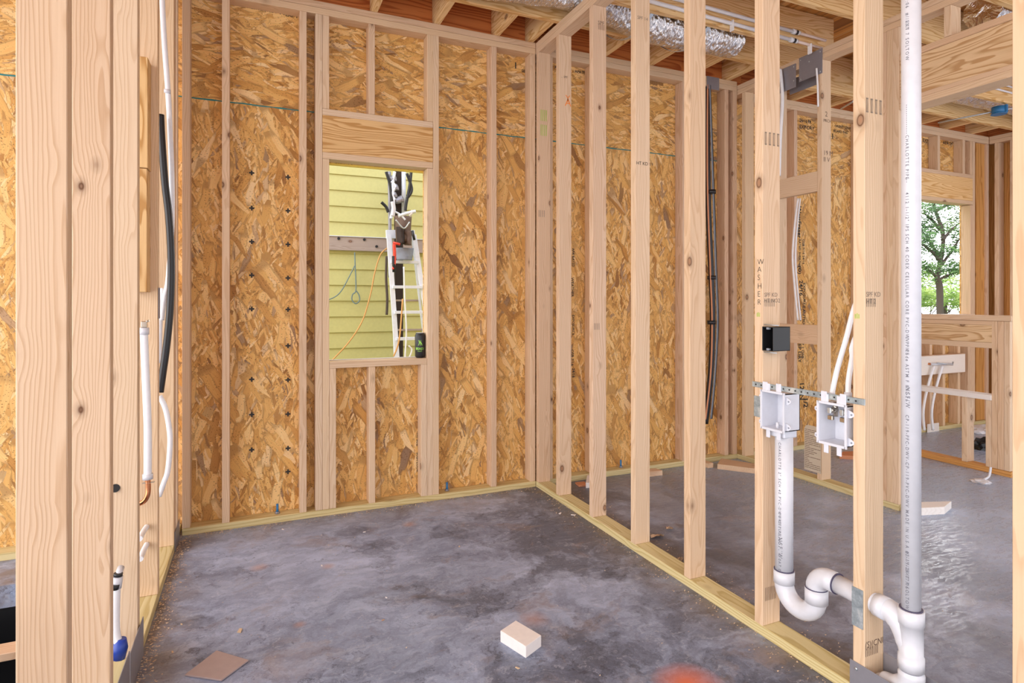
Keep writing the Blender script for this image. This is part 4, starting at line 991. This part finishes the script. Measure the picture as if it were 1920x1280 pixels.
# ------------------------------------------------------------------ drink can on the near sill
q = Vector((.965, Y0+.055, .9035))
e_ = empty('drink_can', q, label='tall black drink can with green lettering on the near sill', cat='can')
tube('body', [q+Vector((0, 0, z)) for z in (0, .006, .012, .140, .150, .156, .158)], [.024, .030, .0325, .0325, .0285, .026, .027], 'black', e_, 28, False)
tube('lid', [q+Vector((0, 0, .156)), q+Vector((0, 0, .1585))], .025, 'alu', e_, 24, False)
r_ = .0328; ca = math.atan2(-q.y, -q.x)
def canfn(o, tx, ty):
    a = ca+(tx+o.x)/r_; return Vector((q.x+r_*math.cos(a), q.y+r_*math.sin(a), o.z+ty))
lettering('label_text', [('BEAST', .021, (-.030, 0, q.z+.052), 0*Vector((1, 0, 0)), Vector(), .02), ('ENERGY', .008, (-.016, 0, q.z+.040), Vector(), Vector())], 'greencan', e_, canfn)
bm = bmesh.new()
for s_ in (-1, 0, 1):
    pv = None
    for k in range(9):
        t = k/8; x = s_*.008+.004*math.sin(t*5+s_); w = .0022*math.sin(PI*(.1+.85*t)); z = q.z+.078+.036*t
        a = bm.verts.new(canfn(Vector((x-w, 0, z)), 0, 0)); b = bm.verts.new(canfn(Vector((x+w, 0, z)), 0, 0))
        if pv: bm.faces.new((pv[0], pv[1], b, a))
        pv = (a, b)
o = from_bm('green_emblem', bm, 'greencan'); rel(o, e_)

# ------------------------------------------------------------------ outside the near window
boxes('trim_5', [((-30, YB+.02, -.36), (40, 60, -.30))], 'lawn', kind='structure')
nb = empty('neighbour_house', (.5, 6.9, -.3), label='yellow lap-sided wall seen through the near window', cat='building')
bm = bmesh.new(); z = -.3; lap = .1785
zt = 1.985-lap*13
n_ = 0
z = 1.80-.1785*12
while z < 5.2:
    x0, x1 = -2.5, 4.8
    v = [bm.verts.new(p) for p in ((x0, 6.895, z), (x1, 6.895, z), (x1, 6.912, z+lap), (x0, 6.912, z+lap), (x0, 6.912, z), (x1, 6.912, z))]
    bm.faces.new((v[0], v[1], v[2], v[3])); bm.faces.new((v[4], v[5], v[1], v[0])); z += lap
rel(from_bm('siding', bm, 'siding'), nb)
bar('end_wall', (-2.5, 6.915, -.3), (4.8, 9.5, 5.2), 'siding', 'x', nb, bev=0)
bar('eave', (-2.8, 6.4, 5.2), (5.1, 9.6, 5.32), 'whitewood', 'x', nb)
lg = bar('ledger', (-1.5, 6.85, 1.83), (4.0, 6.893, 1.985), 'ledger', 'x', label='weathered ledger board bolted across the yellow siding', cat='board')
for px_, py in ((635, 447), (683, 449), (706, 462)):
    p_ = onY(px_, py, 6.85); tube('bolt', [p_+Vector((0, .01, 0)), p_+Vector((0, -.012, 0))], .016, 'ink', lg, 8, False)
boxes('flashing', [((-1.5, 6.835, 1.985), (4.0, 6.893, 1.992))], 'alu', lg)
# ropes
wy = 6.83
P = [onY(a, b, wy) for a, b in ((665, 473), (666, 500), (667, 520), (667, 545), (661, 552), (660, 562), (667, 569), (674, 563), (673, 553), (668, 545))]
tube('rope_loop', P, .007, 'cordblue', None, 8, label='grey-green rope hanging in a loop under the ledger', cat='rope')
tube('rope', [onY(a, b, wy) for a, b in ((665, 498), (655, 518), (640, 545), (625, 558), (600, 566))], .006, 'cordblue', None, 8, label='grey-green rope sagging to the left across the siding', cat='rope')
tube('extension_cord', [onY(a, b, 6.75) for a, b in ((735, 460), (715, 475), (703, 510), (695, 550), (680, 600), (655, 640), (622, 676))], .008, 'cordorange', None, 8, label='orange cord drooping from the ladder across the siding', cat='cord')
# step ladder
LY = 6.3
ld = empty('step_ladder', (1.5, LY, -.3), label='aluminium step ladder standing outside the near window', cat='ladder')
def lad(a, b, w, t, nme, mat='alu'): return beam_ab(nme, a, b, w, t, mat, ld, up=(0, 1, 0))
TL = onY(729, 440, LY); TR = onY(776, 440, LY); BL = onY(739, 672, LY); BR = onY(806, 672, LY)
def ext(a, b, z): t = (z-a.z)/(b.z-a.z); return a.lerp(b, t)
for a, b in ((TL, BL), (TR, BR)):
    e2 = ext(a, b, -.3); e2.y -= .25; lad(a, e2, .05, .022, 'side_rail')
rung = []
for k, py in enumerate((491, 538, 585, 634, 684)):
    z_ = onY(735, py, LY).z
    l_ = ext(TL, BL, z_); r2_ = ext(TR, BR, z_); yy = LY-.25*(TL.z-z_)/(TL.z+.3)
    l_.y = r2_.y = yy; lad(l_, r2_, .03, .075, 'step')
for a, b, s_ in ((TL, BL, .04), (TR, BR, .0)):
    a2 = a+Vector((s_, .08, 0)); e2 = ext(a, b, -.3)+Vector((s_, .20, 0)); lad(a2, e2, .02, .03, 'rear_leg')
for py in (563, 620):
    z_ = onY(735, py, LY).z; l_ = ext(TL, BL, z_)+Vector((.03, .14, 0)); r2_ = ext(TR, BR, z_)+Vector((0, .14, 0)); lad(l_, r2_, .02, .03, 'rear_brace', 'ledger')
lad(TL+Vector((-.02, .05, .01)), TR+Vector((.02, .05, .01)), .09, .03, 'top_cap')
# dark post with its clutter behind the ladder
pt = empty('service_post', (1.49, 6.62, -.3), label='dark post with conduits and wires behind the step ladder', cat='post')
bar('post', (onY(741, 400, 6.6).x, 6.6, -.3), (onY(756, 400, 6.6).x, 6.66, 2.72), 'polebark', 'z', pt)
tube('conduit', [onY(730, 322, 6.55), onY(731, 400, 6.55), onY(731, 520, 6.55)], .02, 'steelplate', pt, 10)
tube('conduit', [onY(757, 322, 6.58), onY(757, 400, 6.58)], .025, 'alu', pt, 10, False)
for pts_, m in ((((724, 322), (731, 345), (735, 372), (742, 395)), 'black'), (((771, 322), (768, 350), (762, 380), (760, 395)), 'black'), (((763, 325), (772, 355), (763, 372)), 'black'), (((740, 322), (736, 350), (738, 380), (733, 410)), 'alu'), (((715, 379), (724, 388), (728, 398)), 'black'), (((733, 340), (741, 350), (735, 362), (740, 375)), 'alu')):
    tube('cable', [onY(a, b, 6.5) for a, b in pts_], .017, m, pt, 8)
for px_, py in ((737, 335), (741, 352), (746, 376), (738, 366), (751, 374)):
    q = onY(px_, py, 6.52); b_ = bmesh.new(); bmesh.ops.create_icosphere(b_, subdivisions=2, radius=.04)
    for v in b_.verts: v.co *= 1+.35*noise.noise(v.co*30+q)
    k = from_bm('fitting', b_, 'steelplate'); k.location = q; rel(k, pt)
tube('chain', [onY(a, b, 6.5) for a, b in ((725, 480), (724, 520), (726, 560), (725, 590))], .014, 'bark', pt, 6)
# tool bag on top of the ladder
tb = empty('tool_bag', onY(757, 430, 6.2), label='worn brown tool bag hanging from the top of the step ladder', cat='tool bag')
def pouch(nme, x0, x1, y0, y1, Y, mat, th=.10, seed=0):
    a = onY(x0, y0, Y); b = onY(x1, y1, Y); bm = bmesh.new(); nx, nz = 8, 8; fr = []; bk = []
    for i in range(nx+1):
        for j in range(nz+1):
            u, v = i/nx, j/nz; w = 1-.22*(1-v)*abs(2*u-1) if 0 else 1-.18*v
            x = (a.x+b.x)/2+(u-.5)*(b.x-a.x)*w; z = a.z+(b.z-a.z)*v
            dy = th*math.sin(PI*u)*(.4+.6*v)+.02*noise.noise(Vector((u*4, v*4, seed)))
            fr.append(bm.verts.new((x, Y-dy, z))); bk.append(bm.verts.new((x, Y+.01, z)))
    def ix(i, j): return i*(nz+1)+j
    for i in range(nx):
        for j in range(nz):
            bm.faces.new((fr[ix(i, j)], fr[ix(i+1, j)], fr[ix(i+1, j+1)], fr[ix(i, j+1)])); bm.faces.new((bk[ix(i, j)], bk[ix(i, j+1)], bk[ix(i+1, j+1)], bk[ix(i+1, j)]))
    for i in range(nx):
        bm.faces.new((fr[ix(i, 0)], bk[ix(i, 0)], bk[ix(i+1, 0)], fr[ix(i+1, 0)])); bm.faces.new((fr[ix(i, nz)], fr[ix(i+1, nz)], bk[ix(i+1, nz)], bk[ix(i, nz)]))
    for j in range(nz):
        bm.faces.new((fr[ix(0, j)], fr[ix(0, j+1)], bk[ix(0, j+1)], bk[ix(0, j)])); bm.faces.new((fr[ix(nx, j)], bk[ix(nx, j)], bk[ix(nx, j+1)], fr[ix(nx, j+1)]))
    o = from_bm(nme, bm, mat, None, True); rel(o, tb); return o
pouch('body', 740, 772, 404, 455, 6.24, 'leather', .13, 1)
pouch('pocket', 743, 760, 425, 458, 6.14, 'polebark', .08, 2)
pouch('pocket', 757, 773, 432, 460, 6.15, 'leather', .08, 3)
pouch('grey_flap', 741, 776, 464, 488, 6.2, 'grey', .07, 4)
for pts_, m, r_ in ((((737, 395), (750, 402), (760, 412)), 'alu', .010), (((747, 405), (762, 400), (779, 396)), 'alu', .017), (((742, 412), (757, 428), (768, 416)), 'zinc', .008), (((737, 455), (750, 458)), 'redtool', .014), (((739, 458), (740, 480), (738, 505)), 'redtool', .017), (((738, 480), (739, 510)), 'ink', .018), (((736, 378), (738, 392), (736, 405)), 'pvc', .022), (((774, 395), (768, 405)), 'foamwhite', .016), (((773, 432), (777, 450)), 'black', .014)):
    tube('tool', [onY(a, b, 6.03) for a, b in pts_], r_, m, tb, 8)
tube('cord', [onY(a, b, 5.9) for a, b in ((757, 500), (759, 560), (762, 620), (760, 672), (768, 668), (772, 655), (766, 648))], .008, 'pex', None, 8, label='pale cord hanging down behind the ladder steps', cat='cord')
tube('cord', [onY(a, b, 5.92) for a, b in ((755, 560), (750, 625), (745, 650), (738, 668))], .008, 'cordorange', None, 8, label='short orange cord behind the lowest visible ladder step', cat='cord')

# ------------------------------------------------------------------ garden beyond the far window
def foliage(name, cs, mat, parent, n, size, seed, lean=1.):
    rr = random.Random(seed); bm = bmesh.new()
    for k in range(n):
        c, r = rr.choice(cs); d = Vector((rr.gauss(0, 1), rr.gauss(0, 1), rr.gauss(0, 1)*.55)).normalized()*r*rr.random()**.5
        p = Vector(c)+Vector((d.x, d.y, d.z)); a = Vector((rr.uniform(-1, 1), rr.uniform(-1, 1), rr.uniform(-.5, .5))).normalized(); b = a.orthogonal().normalized()
        s = size*rr.uniform(.5, 1.3)
        vs = [bm.verts.new(p+a*s), bm.verts.new(p+b*s*.28+a*s*.2), bm.verts.new(p-a*s), bm.verts.new(p-b*s*.28+a*s*.1)]
        bm.faces.new(vs)
    me = bpy.data.meshes.new(name); bm.to_mesh(me); bm.free(); me.materials.append(M[mat]); o = bpy.data.objects.new(name, me); put(o)
    if parent is not None: rel(o, parent)
    return o
tc = onY(1762, 560, 10.)
tr_ = empty('pine_tree', (tc.x, tc.y, -.3), label='spreading evergreen tree with bent branches outside the far window', cat='tree')
tube('trunk', [(tc.x, tc.y, -.3), onY(1762, 545, 10.), onY(1757, 520, 10.), onY(1763, 490, 10.05), onY(1768, 440, 10.1), onY(1750, 380, 10.2), onY(1740, 300, 10.2)], [.09, .08, .07, .06, .05, .04, .03], 'bark', tr_, 10)
br = [((1763, 490), (1745, 470), (1722, 455), (1690, 452)), ((1762, 500), (1785, 470), (1805, 440), (1840, 410)), ((1757, 520), (1740, 505), (1715, 495)), ((1767, 450), (1790, 425), (1820, 405)), ((1760, 480), (1735, 440), (1710, 420)), ((1763, 430), (1740, 405), (1715, 395)), ((1758, 525), (1780, 515), (1810, 505)), ((1755, 395), (1775, 385), (1800, 380))]
cs = []
for k, b_ in enumerate(br):
    dY = random.uniform(-.6, .6); P = [onY(a, b, 10+dY*i/3) for i, (a, b) in enumerate(b_)]
    tube('branch', P, [.05, .035, .02, .012], 'bark', tr_, 8)
    S = spline(P, 6)
    for s_ in S[4:]: cs.append((tuple(s_+Vector((random.uniform(-.15, .15), random.uniform(-.2, .2), random.uniform(0, .18)))), .26))
for a, b in ((1730, 385), (1755, 392), (1790, 388), (1775, 410), (1735, 425), (1795, 430), (1728, 470), (1775, 470), (1745, 500), (1790, 495), (1735, 520), (1765, 420)):
    cs.append((tuple(onY(a, b, 10.1+random.uniform(-.5, .5))), .3))
foliage('needles', cs, 'leaf', tr_, 9000, .055, 4)
# understorey
us = empty('undergrowth', tuple(onY(1760, 570, 12)-Vector((0, 0, 1.3))), label='bright green undergrowth below the evergreen tree', cat='bush')
us.location.z = -.3
cs = []
for k in range(60):
    a = random.uniform(1680, 1850); b = random.uniform(545, 572); cs.append((tuple(onY(a, b, 12+random.uniform(-.7, .7))), .22))
foliage('leaves', cs, 'bush', us, 7000, .06, 9)
for k in range(14):
    a = onY(random.uniform(1700, 1830), 590, 11.8); a.z = -.3
    tube('twig', [a, a+Vector((random.uniform(-.3, .3), 0, .9)), a+Vector((random.uniform(-.7, .7), 0, 1.5))], .014, 'bark', us, 5)
hd = empty('distant_tree', tuple(onY(1790, 560, 22)), label='pale green distant tree behind the evergreen', cat='tree'); hd.location.z = -.3
cs = [(tuple(onY(random.uniform(1640, 1880), random.uniform(500, 570), 22+random.uniform(-1, 1))), .8) for k in range(50)]
foliage('leaves', cs, 'bush', hd, 5000, .16, 19)
q = onY(1770, 560, 22); tube('trunk', [(q.x, q.y, -.3), (q.x+.1, q.y, 1.6)], .15, 'bark', hd, 8, False)

# ------------------------------------------------------------------ light: bright sky, with glow lobes and a bright lower half added as fill
w = bpy.data.worlds.new('sky'); bpy.context.scene.world = w; w.use_nodes = True
class W_(G):
    def __init__(s): s.t = w.node_tree; s.t.nodes.clear()
g = W_()
dirv = g.vm('NORMALIZE', g.n('ShaderNodeTexCoord').outputs['Generated'])
sz = g.n('ShaderNodeSeparateXYZ', Vector=dirv).outputs[2]
base = g.ramp(g.mr(sz, -1., 1.), [(0, (.85, .85, .88)), (.49, (1., 1., 1.03)), (.505, (1., .98, .97)), (.75, (.80, .88, 1.)), (1, (.66, .78, 1.))])
def lobe(d, p, k, c):
    d = Vector(d).normalized(); t = g.math('POWER', g.math('MAXIMUM', g.vm('DOT_PRODUCT', dirv, tuple(d)), 0.), p)
    return g.vm('SCALE', c, scale=g.math('MULTIPLY', t, k))
tot = g.vm('ADD', base, lobe((-.93, -.15, .33), 3., 2.3, (1., .95, .94)))
tot = g.vm('ADD', tot, lobe((-.2, -1., .25), 2., .35, (.95, .95, 1.08)))
tot = g.vm('ADD', tot, lobe((.72, .62, .22), 9., 5.5, (.97, .98, 1.)))
bg = g.n('ShaderNodeBackground', Color=tot, Strength=1.15); wo = g.n('ShaderNodeOutputWorld', Surface=bg)

sc = bpy.context.scene
sc.view_settings.view_transform = 'Standard'; sc.view_settings.look = 'None'; sc.view_settings.gamma = 1; sc.view_settings.use_curve_mapping = False
sc.view_settings.exposure = .48
sc.cycles.max_bounces = 8; sc.cycles.diffuse_bounces = 5
